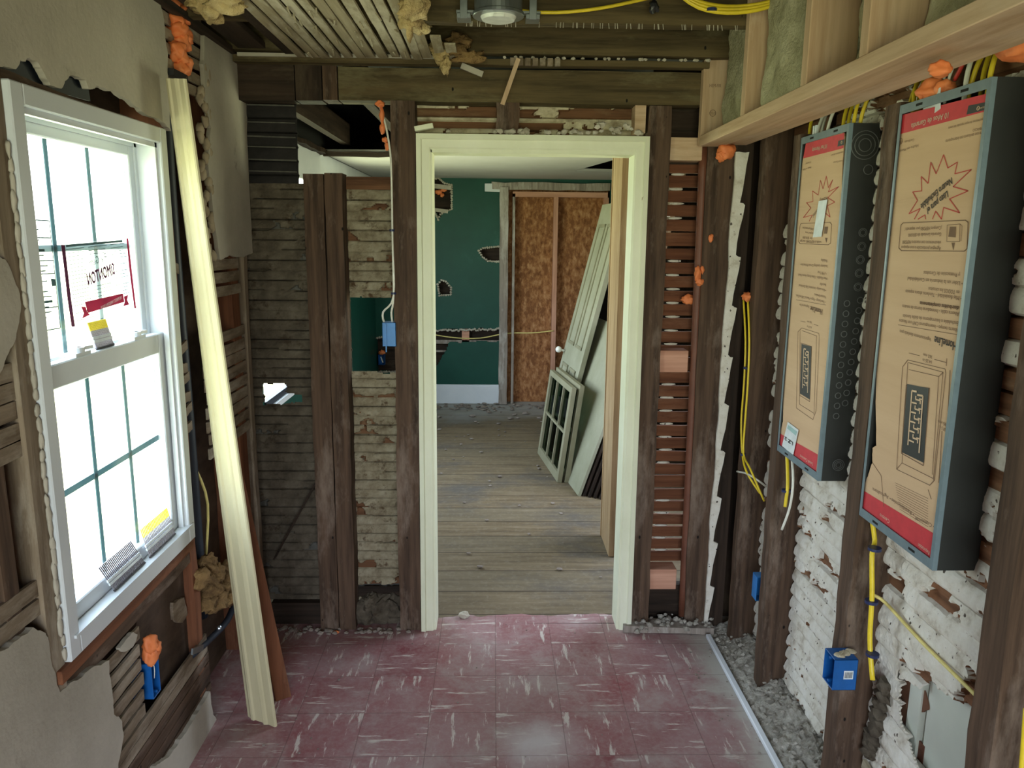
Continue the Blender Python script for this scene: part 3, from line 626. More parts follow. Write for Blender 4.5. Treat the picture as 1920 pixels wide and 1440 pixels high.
def outlet_box(c, sx_, sy_, sz_, openside, label, mat='box_blue', lid=True, extra=None):
    """blue plastic box, open on one side"""
    x, y, z = c; t = thing('electrical_box', label, 'electrical box'); w = .003; m = MB()
    fs = {'-x': (x - sx_/2, x - sx_/2 + w), '+x': (x + sx_/2 - w, x + sx_/2)}
    if openside != '-x': m.box(x - sx_/2, x - sx_/2 + w, y - sy_/2, y + sy_/2, z - sz_/2, z + sz_/2)
    if openside != '+x': m.box(x + sx_/2 - w, x + sx_/2, y - sy_/2, y + sy_/2, z - sz_/2, z + sz_/2)
    if openside != '-y': m.box(x - sx_/2, x + sx_/2, y - sy_/2, y - sy_/2 + w, z - sz_/2, z + sz_/2)
    if openside != '+y': m.box(x - sx_/2, x + sx_/2, y + sy_/2 - w, y + sy_/2, z - sz_/2, z + sz_/2)
    m.box(x - sx_/2, x + sx_/2, y - sy_/2, y + sy_/2, z - sz_/2, z - sz_/2 + w); m.box(x - sx_/2, x + sx_/2, y - sy_/2, y + sy_/2, z + sz_/2 - w, z + sz_/2)
    for s in (-1, 1): m.cyl((x, y, z + s * (sz_/2 - .012)), (x + (sx_/2 if 'x' in openside else 0) * (1 if '+' in openside else -1), y + (sy_/2 if 'y' in openside else 0) * (1 if '+' in openside else -1), z + s * (sz_/2 - .012)), .0045, 8)
    build('box_shell', m, M_[mat], t, bevel=.0012)
    if extra: extra(t)
    rebase(t); return t
def ex1(t):
    build('bare_wire', MB().tube([(-.99, 2.08, .485), (-.985, 2.075, .46), (-.99, 2.08, .43)], .0012, 5), M_['cable_white'], t)
outlet_box((-1.018, 2.085, .43), .062, .05, .115, '+x', 'blue electrical box with bare wire under the window, orange foam above it', extra=ex1)
def foam(blobs, label, seed=0, name='spray_foam'):
    m = MB()
    for i, (p, r) in enumerate(blobs): m.lump(p, r, seed + i, 3, .45)
    return one(name, m, M_['foam'], label, 'foam', 'orange fire-blocking foam', smooth=True)
foam([((-.992, 2.075, .51), (.022, .028, .03)), ((-.99, 2.07, .545), (.02, .022, .028)), ((-.985, 2.09, .52), (.018, .018, .022))], 'orange foam blob on top of the blue box under the window', 11)
fo = []
for k in range(13):
    px = 338 + 7 * math.sin(k * 1.7) - (k > 8) * (k - 8) * 6; py = 132 - k * 13
    fo.append((ox(px, py, -.99), (.026, .030 + .008 * (k % 3), .026)))
foam(fo, 'thick orange foam column high on the window wall above the leaning board', 30)
m = MB(); m.box(-1.0, -.97, 2.49, 2.60, 2.185, 2.205); one('black_bar', m, M_['cable_black'], 'short black bar between the orange foam and the leaning board top', 'bar')
m = MB()
for k, (px, py) in enumerate(((385, 1060), (400, 1075), (415, 1100), (392, 1100), (405, 1125), (420, 1070), (425, 1120), (388, 1130), (372, 1085))): m.lump(ox(px, py, -1.0), (.035, .045, .035), k + 60, 3, .7)
one('wool_wad', m, M_['brown_wool'], 'crumpled wad of brown insulation in the wall behind the leaning board', 'insulation', smooth=True)
t = thing('metal_conduit', 'black conduit with a pale strap rising behind the leaning board', 'conduit')
build('conduit_pipe', MB().tube([ox(360, 1228, -1.0), ox(392, 1200, -1.0), ox(425, 1165, -1.0), ox(440, 1130, -1.02)], .012, 10), M_['pipe_dark'], t, smooth=True)
m = MB(); m.bar(ox(360, 1222, -.985), ox(380, 1214, -.985), .006, .02); m.lump(ox(411, 1177, -.985), .009, 3, 2, .2); build('conduit_strap', m, M_['galvanized'], t); rebase(t)

# leaning boards
def lean_profile(Pb, Pt, wb, wt, prof, mat, label, name, cat, n=16, endcut=0.):
    Pb, Pt, wb, wt = map(Vector, (Pb, Pt, wb, wt)); d = (Pt - Pb).normalized(); m = MB(); rings = []
    for i in range(n + 1):
        f = i / n; p = Pb.lerp(Pt, f); w = wb.lerp(wt, f); nn = w.cross(d).normalized(); nn = nn if nn.y < 0 or nn.x > .3 else -nn
        rings.append([p + w * a + nn * b + (d * endcut * (1 - a) if i == 0 else Vector()) for a, b in prof])
    m.loft(rings); return one(name, m, M_[mat], label, cat)
prof = [(0, 0), (0, .012), (.10, .014), (.18, .020), (.26, .020), (.30, .014), (.56, .012), (.62, .018), (.70, .014), (.74, .010), (.97, .010), (1, .006), (1, 0)]
P0 = Vector(oz(470, 1345)); P1 = Vector(oz(520, 1361)); T0 = Vector(ox(318, 148, -.962)); T1 = Vector(ox(350, 148, -.885))
lean_profile(P0, T0, P1 - P0, T1 - T0, prof, 'cream_board', 'long cream moulded casing board leaning beside the window from floor to foam', 'leaning_casing_board', 'board', endcut=.012)
Q0 = Vector(oz(512, 1318)); Q1 = Vector(oz(541, 1308)); lean_profile(Q0 + Vector((0, .02, 0)), Vector(ox(418, 800, -.93)), (Q1 - Q0), Vector((.03, .01, 0)), [(0, 0), (0, .016), (1, .016), (1, 0)], 'red_wood_z', 'reddish bare board leaning behind the cream casing board', 'leaning_rough_board', 'board')
# ================================================================== the partition (back wall): bays of lath and plaster seen from behind
def mback(u, z, d): return (u, FB - d, z)
def Q(Y, *p): return [(oy(a, b, Y)[0], oy(a, b, Y)[2]) for a, b in p]
# bay between window wall and post
gapL = Q(FB, (494, 716), (536, 717), (538, 735), (568, 738), (570, 755), (496, 757))
mb = keys(-1.03, -.60, .10, 1.915, mback, pitch=.0412, dep=.010, thr=.80, seed=2, holes=[gapL], rough=.003, wav=.006)
one('lath_work', mb, [M_['key_dark'], M_['key_grey']], 'dark dusty lath panel in the corner bay, with a slit showing light', 'laths', smooth=False, solid=.006)
mb = keys(-1.03, -.79, 1.915, 2.36, mback, pitch=.0412 * 1.35, dep=.010, thr=.95, seed=3, rough=.001, wav=.005)
one('black_lath_work', mb, [M_['black_lath'], M_['black_lath']], 'blackened laths high in the corner bay next to the dark opening', 'laths', solid=.006)
m = MB()
for z in (2.215, 2.15, 2.095, 2.055, 2.005, 1.96): m.bar((-1.0, FB - .014, z + .003), (-.795, FB - .014, z), .004, .005, jit=.001)
one('plaster_lines', m, M_['key_grey'], 'thin grey plaster ridges between the blackened laths', 'plaster', kind='stuff')
hole2 = Q(FB, (640, 556), (760, 556), (760, 696), (720, 698), (690, 696), (640, 690))
mb = keys(-.62, -.39, .17, 1.895, mback, pitch=.0412, dep=.011, thr=.70, seed=8, holes=[hole2], rough=.004, wav=.004)
one('lath_work', mb, [M_['key_tan'], M_['bare_lath_x']], 'tan lath and plaster panel between post and stud, with a square opening', 'laths', solid=.006)
m = MB().box(-.62, -.39, FB - .02, FB + .01, 1.895, 1.945); one('bare_board', m, M_['bare_lath_x'], 'bare brown lath along the top of the panel right of the post', 'board')
m = MB().box(-.62, -.39, FB - .02, FB + .01, .115, .165); one('bottom_board', m, M_['dark_wood_x'], 'dark board along the foot of the panel right of the post', 'board')
m = MB()
for i, (x, z, r) in enumerate(((-.57, .05, .06), (-.50, .06, .07), (-.43, .05, .06), (-.54, .10, .04), (-.45, .09, .04))): m.lump((x, 3.22, z), (r, .05, r), i, 3, .35)
one('rubble_heap', m, M_['key_dark'], 'grey lump of mortar on the floor between the post and the stud', 'rubble', kind='stuff')
m = MB().box(-.98, -.62, 3.2, 3.26, 0, .10); one('sill_plate', m, M_['dark_wood_x'], 'dark sill timber at the foot of the corner bay', 'timber')
m = MB().bar(oy(514, 1048, 3.20), oy(592, 906, 3.20), .008, .022, (0, 1, 0)); one('diagonal_strip', m, M_['dark_wood_x'], 'dark diagonal strip across the corner bay laths, low beside the post', 'wood strip')
# post in two halves, split down the middle
def vpost(x0, x1, yf, yb, za, zb, mat, lean=0., label='', name='wall_stud', cat='stud', n=22, jit=.003, parent=None, x0t=None, x1t=None):
    m = MB(); rings = []; x0t = x0 if x0t is None else x0t; x1t = x1 if x1t is None else x1t
    for i in range(n + 1):
        f = i / n; z = za + (zb - za) * f; j = [random.uniform(-jit, jit) for _ in range(3)]
        a = x0 + (x0t - x0) * f + j[0]; b = x1 + (x1t - x1) * f + j[1]
        rings.append([(a, yf + j[2] * .5, z), (b, yf + j[2] * .5, z), (b, yb, z), (a, yb, z)])
    m.loft(rings)
    if parent is not None: return build(name, m, M_[mat], parent)
    return one(name, m, M_[mat], label, cat)
t = thing('heavy_post', 'wide dark brown timber post cut off short, split down its middle', 'post')
m = vpost(-.750, -.672, 3.140, 3.24, 0, 1.948, 'old_wood_z', parent=t, name='post_half', jit=.002)
m = vpost(-.668, -.598, 3.146, 3.24, 0, 1.952, 'old_wood_z', parent=t, name='post_half', jit=.002); rebase(t)
vpost(-.404, -.312, 3.140, 3.24, 0, 2.226, 'old_wood_z', label='brown full height stud left of the door casing', x0t=-.400, x1t=-.306)
vpost(.615, .698, 3.147, 3.24, 0, 2.222, 'old_wood_z', label='old stud right of the door casing', x0t=.608, x1t=.698)
vpost(.86, .955, 3.147, 3.24, .0, 2.37, 'old_wood_z', label='broad grey brown stud right of the copper pipe', x0t=.845, x1t=.975)
vpost(.010, .098, 3.150, 3.24, 2.105, 2.235, 'old_wood_z', label='short cripple stud above the middle of the door casing', n=4)
m = MB().box(.555, .598, 3.16, 3.24, 2.12, 2.225); one('wood_block', m, M_['new_wood_x'], 'small orange-brown block at the top right over the casing', 'block')
# header beam: long timber with a butt-jointed left part
t = thing('header_beam', 'long dark timber beam across the top of the partition', 'beam')
m = MB().bar((-.60, 3.195, 2.285), (.815, 3.195, 2.285), .10, .122, jit=.003); build('beam_timber', m, M_['joist_wood_x'], t)
m = MB().box(-.765, -.665, 3.146, 3.24, 2.222, 2.352); build('beam_joint_block', m, M_['dark_wood_z'], t)
m = MB().box(-.660, -.605, 3.143, 3.24, 2.225, 2.35); build('beam_joint_block', m, M_['old_wood_z'], t)
m = MB().box(-1.0, -.77, 3.15, 3.24, 2.222, 2.352); build('beam_end', m, M_['dark_wood_x'], t); rebase(t)
m = MB().bar((-.98, 3.11, 2.360), (.82, 3.11, 2.362), .05, .022, jit=.002); one('upper_plate', m, M_['joist_wood_x'], 'greenish worn strip along the top edge of the beam', 'wood strip')
m = MB().bar((-.96, 3.083, 2.372), (-.20, 3.083, 2.374), .012, .012, jit=.001); one('plaster_edge', m, M_['plaster'], 'thin white plaster edge where the lath ceiling meets the beam', 'plaster strip')
# panel above the door
mb = keys(-.31, .61, 2.095, 2.235, mback, pitch=.0475, dep=.016, thr=lambda u, z: .30 + .25 * (np.mod(z / .0475, 1) > .62), seed=31, rough=.003)
one('lath_work', mb, [M_['key_cream'], M_['bare_lath_x']], 'brown laths with ragged white plaster squeezed out above the door casing', 'laths', solid=.006)
m = MB()
for i in range(46):
    x = random.choice([random.uniform(.0, .14), random.uniform(.2, .60), random.uniform(.38, .58), random.uniform(-.28, .6)])
    r = random.uniform(.005, .013); m.lump((x, random.uniform(3.13, 3.16), 2.107 + r + (random.uniform(0, .03) if .4 < x < .56 else 0)), (r * 1.3, r, r), i, 1, .5)
one('plaster_crumbs', m, M_['chunk'], 'crumbs of broken plaster lying along the top of the door casing', 'rubble', kind='stuff')
m = MB().bar((-.306, 3.12, 2.118), (-.235, 3.12, 2.132), .03, .018); one('casing_offcut', m, M_['casing_paint'], 'small cream wood offcut on the left end of the door casing', 'offcut', bevel=.001)
m = MB().bar(oy(865, 123, 3.06), oy(905, 140, 3.06), .012, .020, jit=.001); one('plaster_shard', m, M_['plaster'], 'pale green-white shard hanging under the ceiling near the wool tuft', 'shard')
m = MB().bar(oy(972, 110, 3.04), oy(942, 196, 3.04), .016, .008, (0, 1, 0)); one('lath_splinter', m, M_['new_wood_z'], 'long broken splinter of lath hanging over the doorway', 'splinter')
# opening beyond: dark joists of the upper void
for i, (x, ya, yb, l) in enumerate(((-.62, 3.35, 5.6, 'right'), (-1.05, 3.35, 5.6, 'left'))):
    m = MB().box(x, x + .05, ya, yb, 2.32, 2.46); one('ceiling_joist', m, M_['dark_wood_y'], 'dark joist crossing the hole in the far room ceiling, %s one' % l, 'joist')
m = MB()
m.bar((-1.165, 4.0, 2.262), (-1.165, 5.5, 2.262), .05, .03, jit=.006); m.bar((-1.16, 5.47, 2.25), (-.42, 5.46, 2.25), .03, .03, jit=.006)
one('torn_ceiling_edge', m, M_['dark_wood_x'], 'ragged dark edge of the torn ceiling seen over the cut post', 'ceiling edge')
# right bay of the partition: thick laths with slits of light
t = None
n = 17; zs = np.linspace(2.0, .30, 30)
m = MB()
for k, z in enumerate(zs):
    m.bar((.66, FB + .008, z), (.885, FB + .008, z + random.uniform(-.003, .003)), .012, .046 if k % 9 != 5 else .055, jit=.0015)
one('lath_work', m, M_['red_wood_x'], 'red-brown laths with slits of light between them, behind the copper pipe', 'laths')
m = MB()
for k, z in enumerate(zs[:-1]):
    if k % 9 in (4, 5): continue
    zc = (z + zs[k + 1]) / 2; x = .735 + random.uniform(-.004, .008); m.lump((x + .022, FB + .004, zc), (.030, .006, .0055), k, 2, .25)
one('light_slit_dashes', m, M_['key_white'], 'small white lumps imitating slits of light between the red-brown laths', 'plaster', kind='stuff', smooth=True)  # daylight in the gaps is put into white lumps
m = MB()
for i, (a, b) in enumerate(((2.01, 2.14), (2.142, 2.25), (2.252, 2.40))): m.box(.64, .90, FB, FB + .02, a, b)
one('dark_boards', m, M_['dark_wood_x'], 'dark boards above the topmost new block right of the door', 'boards')
for za, zb, l in ((2.018, 2.106, 'topmost, level with the casing head'), (1.160, 1.252, 'middle one, at half height'), (.182, .276, 'lowest, just above the floor')):
    m = MB().box(.698, .818 if za < 2 else .834, 3.160, 3.245, za, zb); one('blocking', m, M_['new_wood_x' if za > 2 else 'pink_wood_x'], 'new pinkish wood block between stud and copper pipe, ' + l, 'block', 'new blocks beside the pipe', bevel=.002)
m = MB().box(.66, .86, 3.22, 3.26, 0, .175); one('bottom_board', m, M_['dark_wood_x'], 'dark boards below the lowest new block', 'board')
m = MB().tube([(.858, 3.175, .05), (.852, 3.175, .8), (.846, 3.175, 1.5), (.838, 3.175, 2.075)], .0185, 16); one('copper_pipe', m, M_['copper'], 'long red-brown copper pipe standing right of the door', 'pipe', smooth=True)
foam([(oy(1308, 515, 3.15), (.014, .012, .03)), (oy(1312, 528, 3.15), (.018, .012, .016)), (oy(1317, 505, 3.15), (.008, .01, .018))], 'crumbly orange foam smeared on the copper pipe at mid height', 50)
foam([(oy(1290, 562, 3.21), (.026, .012, .020))], 'orange foam tuft on the laths left of the copper pipe', 55)
foam([(oy(1333, 447, 3.14), (.010, .008, .016))], 'tiny orange foam speck on the broad stud', 57)
foam([(oy(1362, 284, 3.05), (.032, .025, .030)), (oy(1352, 292, 3.05), (.018, .02, .02))], 'round orange foam ball under the left end of the new wood ledge', 58)
foam([(oy(1371, 215, 3.10), (.016, .02, .03))], 'orange foam blob beside the new stud just above the ledge', 62)
foam([(ox(1470, 168, .9), (.02, .02, .014))], 'small orange foam bit on the ledge between the second and third upright', 63)
# corner: sawtooth plaster edge and corner stud
teeth = []; zt = 2.06; right = []; k = 0
for k in range(10):
    za = 2.05 - k * .205; right += [(1.008 - k * .003, za), (.984 - k * .003, za - .195)]
left = [(.955 - .001 * k, 2.05 - k * .2) for k in range(11)][::-1]
out = [(x + .0, 3.13, z) for x, z in right] + [(x, 3.13, max(z, .01)) for x, z in left]
m = MB().plate(jag([(x, y, max(z, .01)) for x, y, z in out], .004, 2, 5), (0, .012, 0)); one('plaster_edge', m, M_['key_white'], 'tall white sawtooth plaster edge in the right corner of the room', 'plaster strip')
m = MB().box(.965, 1.03, 3.145, 3.20, 0, 2.37); one('corner_board', m, M_['dark_wood_z'], 'dark board behind the white sawtooth plaster edge', 'board')
def rstud(ya, yb, za, zb, label, x0=XR, x1=1.14, mat='old_wood_z'): return stud(x0, x1, ya, yb, za, zb, mat, label, n=24, jit=.0025)
rstud(3.00, 3.055, 0, 2.36, 'grey brown corner stud of the right wall, behind the yellow cable pair')

# ================================================================== right wall
rstud(2.654, 2.714, 0, 2.06, 'dark stud holding the left edge of the narrow-looking far cardboard box')
rstud(2.021, 2.094, 0, 2.06, 'dark stud between the two electrical panels')
rstud(1.380, 1.456, 0, 2.06, 'nearest dark stud at the right edge of the view')
rstud(.74, .82, 0, 2.06, 'stud just outside the right edge')
def mright(u, z, d): return (XK - d, u, z)
thr_up = lambda u, z: .66 - .55 * np.clip((z - 1.74) / .05, 0, 1)
mb = keys(2.70, 3.01, .06, 2.40, mright, pitch=.052, dep=.015, thr=thr_up, seed=41)
one('lath_work', mb, [M_['key_white'], M_['bare_lath_y']], 'plaster and lath panel left of the far electrical panel, brown laths at its top', 'laths', solid=.006)
mb = keys(2.08, 2.64, .04, 2.40, mright, pitch=.052, dep=.018, thr=thr_up if False else (lambda u, z: .70 - .5 * np.clip((z - 2.05) / .05, 0, 1)), seed=43, wav=.012)
one('lath_work', mb, [M_['key_white'], M_['bare_lath_y']], 'white ribbed plaster panel under the far electrical panel', 'laths', solid=.006)
P_ = lambda *p: [(ox(a, b, XK)[1], ox(a, b, XK)[2]) for a, b in p]
hd = P_((1697, 1253), (1702, 1270), (1735, 1290), (1742, 1276), (1752, 1278), (1790, 1300), (1822, 1322), (1860, 1345), (1860, 1700), (1735, 1440), (1718, 1405), (1700, 1350), (1692, 1312), (1700, 1300), (1693, 1275))
mb = keys(1.44, 2.03, .0, 2.40, mright, pitch=.058, flat_above=.93, dep=.019, thr=lambda u, z: .66 - .16 * (z > .93) - .4 * np.clip((z - 2.05) / .05, 0, 1), seed=47, wav=.012, holes=[hd])
one('lath_work', mb, [M_['key_white'], M_['bare_lath_y']], 'white ribbed plaster panel below the near electrical panel, broken open at its foot', 'laths', solid=.006)
mb = keys(.80, 1.40, .0, 2.40, mright, pitch=.050, dep=.007, thr=.52, seed=49)
one('lath_work', mb, [M_['key_tan'], M_['bare_lath_y']], 'lath and plaster panel right of the near electrical panel', 'laths', solid=.006)
# white panelled door seen through the hole
t = thing('white_door', 'white panelled door of the next room seen through the hole in the right wall', 'door')
build('door_slab', MB().box(1.150, 1.166, 1.15, 1.80, .02, .78), M_['door_white'], t)
m = MB()
for a, b, c, d in ((1.22, 1.49, .36, .372), (1.47, 1.482, .36, .60), (1.22, 1.49, .30, .306), (1.508, 1.513, .04, .60)): m.box(1.145, 1.151, a, b, c, d)
build('panel_moulding', m, M_['door_white'], t)
m = MB(); m.box(1.140, 1.166, 1.815, 1.87, .02, .78); m.box(1.146, 1.166, 1.86, 1.90, .02, .78); build('door_jamb', m, M_['door_white'], t)
m = MB(); m.box(1.148, 1.152, 1.79, 1.815, .33, .40); m.box(1.148, 1.152, 1.79, 1.815, .21, .25); build('rusty_hinge', m, M_['copper'], t); rebase(t)
m = MB().plate(jag([ox(a, b, 1.145) for a, b in ((1697, 1262), (1720, 1262), (1735, 1300), (1740, 1330), (1725, 1338), (1705, 1330), (1702, 1400), (1690, 1440), (1680, 1350), (1688, 1290))], .004, 3, 8), (.004, 0, 0))
one('torn_fibreboard', m, M_['brown_panel'], 'torn reddish-brown sheet at the edge of the hole in the right wall', 'sheet')
m = MB()
m.bar((1.10, 1.99, .20), (1.12, 1.50, .12), .010, .034, jit=.002); one('loose_lath', m, M_['pale_lath_y'], 'loose weathered lath slanting down at the foot of the hole', 'lath')
m = MB()
for i in range(9): m.lump((1.11, 1.985 - .006 * i, .24 + .03 * i), (.02, .03, .022), i + 5, 2, .5)
one('mortar_lump', m, M_['key_dark'], 'dark crumbly mortar beside the blue box with barcode', 'rubble', kind='stuff')

# rail (flat boards) along the right wall, and uprights on it
t = thing('ledge_rail', 'long pale new-wood ledge running along the top of the right wall', 'ledge')
rail = lambda y: .008 * (3.1 - y) / 1.8
m = MB(); m.loft([[(.800, y, 2.065 + rail(y)), (.890, y, 2.065 + rail(y)), (.890, y, 2.104 + rail(y)), (.800, y, 2.104 + rail(y))] for y in (3.10, .2)]); build('front_board', m, M_['new_wood_y'], t, bevel=.002)
m = MB(); m.loft([[(.893, y, 2.072 + rail(y)), (.985, y, 2.072 + rail(y)), (.985, y, 2.108 + rail(y)), (.893, y, 2.108 + rail(y))] for y in (3.10, .2)]); build('rear_board', m, M_['new_wood_y'], t, bevel=.002); rebase(t)
ups = [(3.102, 3.140, 2.07, 2.386, 'leftmost, short, with knot marks, against the beam', 'new_wood_z', .803, .897),
       (2.575, 2.613, 2.106, 2.60, 'second from the left', 'new_wood_z', .803, .93),
       (2.075, 2.113, 2.108, 2.60, 'third, left of the wide green wool', 'new_wood_z', .803, .93),
       (1.745, 1.783, 2.110, 2.60, 'fourth from the left', 'new_wood_z', .803, .93),
       (1.27, 1.31, 2.112, 2.60, 'dark one at top right', 'old_wood_z', .803, .93)]
for ya, yb, za, zb, l, mt, xa, xb in ups:
    m = MB().box(xa, xb, ya, yb, za, zb); one('upright', m, M_[mt], 'upright standing on the new wood ledge, ' + l, 'stud', 'uprights on the ledge', bevel=.002)
m = MB(); m.text('HEM-FIR', (.850, 3.1005, 2.285), (1, 0, 0), (0, 0, 1), .012, .045, 'C'); m.ring((.846, 3.101, 2.19), (0, -1, 0), .012, .0008); m.text('STUD', (.846, 3.1005, 2.185), (1, 0, 0), (0, 0, 1), .010, .022, 'C')
o = build('grade_stamp', m, M_['print_brown'], None); s = [q for q in S.objects if q.name.startswith('upright')][0]; o.parent = s; o.matrix_parent_inverse = Matrix.Translation(-s.location)
# mineral wool between the uprights
def wool(ya, yb, za, zb, xf, label, seed, bul=.05):
    U = np.linspace(ya, yb, 50); Z = np.linspace(za, zb, 60)
    def fn(u, z):
        a = (u - ya) / (yb - ya); b = (z - za) / (zb - za); e = np.clip(np.minimum(a, 1 - a) * 6, 0, 1) ** .5
        return (xf + .03 - e * bul - .05 * (fbm(u * 9 + seed, z * 9) - .45) - .012 * (fbm(u * 40 + seed, z * 25) - .5), u + .03 * (fbm(z * 8 + seed, u * 3) - .47), z)
    P, q, keep = sheet(U, Z, fn); mb = MB(); mb.v = P.tolist(); mb.f = q.tolist(); mb.m = [0] * len(mb.f)
    k = len(mb.v); mb.box(xf + .05, xf + .14, ya, yb, za, zb)
    return one('insulation_batt', mb, M_['mineral_wool'], label, 'insulation', 'green mineral wool batts', smooth=True)
wool(2.62, 3.09, 2.10, 2.60, .89, 'green mineral wool batt squeezed between the first and second upright', 1)
wool(2.10, 2.58, 2.10, 2.60, .88, 'big bulging green mineral wool batt between the second and third upright', 2, .07)
wool(1.79, 2.07, 2.10, 2.60, .90, 'narrow green mineral wool strip between the third and fourth upright', 3, .02)
wool(1.32, 1.74, 2.10, 2.60, .90, 'grey-green mineral wool batt at the top right over the ledge', 4, .03)
foam([((.82, 1.80, 2.27), (.014, .016, .03))], 'orange foam streak high beside the fourth upright', 70)
foam([((.86, 1.55, 2.04), (.02, .02, .015)), ((1.05, 1.60, 2.10), (.04, .05, .03))], 'orange foam behind the ledge at the far right', 72)

# ---- electrical panels
def panel(yl, yr, za, zb, depth, label, near_detail, seed, lang):
    t = thing('breaker_box', label, 'breaker box'); X0, X1 = XR, XR + depth; w = .004
    m = MB(); m.box(X1 - w, X1, yr, yl, za, zb); m.box(X0 + .003, X1 - w, yr, yr + w, za, zb); m.box(X0 + .003, X1 - w, yl - w, yl, za, zb)
    m.box(X0 + .003, X1 - w, yr + w, yl - w, za, za + w); m.box(X0 + .003, X1 - w, yr + w, yl - w, zb - w, zb)
    enc = build('enclosure', m, M_['charcoal_metal'], t)
    m = MB(); l = .013
    m.box(X0, X0 + .003, yr, yr + l, za, zb); m.box(X0, X0 + .003, yl - .009, yl, za, zb); m.box(X0, X0 + .003, yr + l, yl - .009, za, za + .024); m.box(X0, X0 + .003, yr + l, yl - .009, zb - .022, zb)
    m.box(X0, X0 + .012, yr - .0012, yr, za, zb)
    fr = build('front_flange', m, M_['blue_grey_metal'], t, bevel=.0008)
    m = MB()
    for f in (.25, .75):
        y = yr + (yl - yr) * f
        for zs_ in (za + .012, zb - .011): build('slot_hole', MB().box(X0 - .0006, X0, y - .014, y + .014, zs_ - .003, zs_ + .003), M_['void'], fr)
    if near_detail:
        for px, py, rs in near_detail:
            m = MB(); c = oy(px, py, yr - .0008)
            for r in rs: m.ring(c, (0, -1, 0), r, .0011)
            build('knockout', m, M_['steel_dark'], enc, smooth=True)
    return t, fr
flat('steel_dark', (.15, .16, .16), .3, .0)
K1 = [(1622, 272, (.018, .030, .040)), (1628, 318, (.0135,))] + [(x, y, (.012, .008)) for x, y in ((1618, 436), (1616, 462), (1613, 487), (1611, 512), (1609, 538))]
K1 += [(1613 - k * 2.85, 563 + k * 19.3, (.0088,)) for k in range(11)] + [(1588 - k * 1.85, 569 + k * 19.2, (.0088,)) for k in range(12)] + [(1572, 872, (.008, .013, .018))]
pan1, fr1 = panel(2.650, 2.297, .968, 2.047, .093, 'far electrical panel with round knockouts on its side and a white sticker on its cardboard', K1, 1, 'en')
pan2, fr2 = panel(2.016, 1.652, .962, 2.050, .107, 'near electrical panel with a plain charcoal side and a torn cardboard cover', [], 2, 'es')
XC = XR + .007
def card(pan, outline, band_top, band_bot, seed, ya=0, yb=9):
    cl_ = lambda v: Vector((v[0], min(max(v[1], ya), yb), v[2]))
    m = MB(); m.plate([cl_(v) for v in jag([ox(a, b, XC) for a, b in outline], .0025, 3, seed)], (.004, 0, 0)); c = build('cardboard_cover', m, M_['cardboard'], pan)
    m = MB()
    for bnd in (band_top, band_bot): build('red_band', MB().plate([Vector(ox(a, b, XC - .0006)) for a, b in bnd], (.0005, 0, 0)), M_['print_red'], c)
    return c
OFF = .0012
def pf(px, py, off=None): return Vector(ox(px, py, XC - (OFF if off is None else off)))
def line(m, pts, w=.0016, mm=0, closed=False):
    P = [pf(*p) for p in pts]
    if closed: P.append(P[0])
    for a, b in zip(P, P[1:]): m.bar(a, b, .0004, w, (0, 0, 1) if abs((b - a).normalized().z) < .7 else (0, 1, 0), mm)
def ptxt(m, s, a, b, h, bold=False):                             # upside-down lettering running from pixel a (its start, right) to pixel b
    A, B = pf(*a), pf(*b); U = (B - A); L = U.length; U.normalize(); V = Vector((0, U.z, -U.y)); V = V if V.z < 0 else -V
    m.text(s, A, U, V, h, L)
    if bold:
        m.text(s, A + U * .0008, U, V, h, L); m.text(s, A + V * .0008 - Vector((.0002, 0, 0)), U, V, h, L)
# near panel cover
o2 = [(1674, 222), (1700, 216), (1760, 200), (1810, 190), (1855, 175), (1848, 260), (1838, 380), (1826, 480), (1808, 640), (1788, 800), (1768, 930), (1744, 1058), (1690, 1018), (1640, 984), (1614, 955), (1617, 925), (1626, 895), (1636, 868), (1636, 840), (1643, 836), (1643, 700), (1648, 640), (1656, 500), (1670, 432), (1674, 380), (1676, 310), (1672, 260)]
c2 = card(pan2, o2, [(1678, 219), (1856, 174), (1851, 208), (1678, 254)], [(1616, 918), (1750, 1000), (1743, 1056), (1614, 952)], 5, 1.659, 2.012)
m = MB(); ptxt(m, '10 Años de Garantía', (1779, 210), (1709, 232), .013, True); ptxt(m, 'Square D', (1732, 1050), (1690, 1016), .010); ptxt(m, 'Reparación', (1743, 1034), (1722, 1018), .010); ptxt(m, 'Centro', (1668, 975), (1650, 962), .011); ptxt(m, 'centros de carga', (1684, 1008), (1636, 974), .008)
build('band_lettering', m, M_['print_light'], c2)
m = MB(); m.plate([pf(*p) for p in ((1816, 198), (1850, 191), (1848, 206), (1812, 215))], (.0003, 0, 0)); build('black_label_block', m, M_['print_black'], c2); m = MB(); m.plate([pf(*p, .0016) for p in ((1701, 720), (1741, 728), (1732, 868), (1691, 848))], (.0003, 0, 0)); build('black_label_block', m, M_['print_black'], c2)
m = MB(); m.ring(pf(1834, 203, .0022), (1, 0, 0), .004, .0006); m.text('SQUARE D', pf(1847, 199, .002), (0, 1, 0), (0, 0, -1), .0035, None)
Ls = [(1722, 735), (1714, 733), (1713, 752), (1731, 758), (1730, 772), (1713, 768), (1712, 788), (1728, 794), (1727, 808), (1711, 800), (1710, 818), (1726, 826), (1725, 838)]
def serp(m, x0, y0, s, n, w):
    # zig-zag trade mark: two long rails joined by alternating fingers
    pass
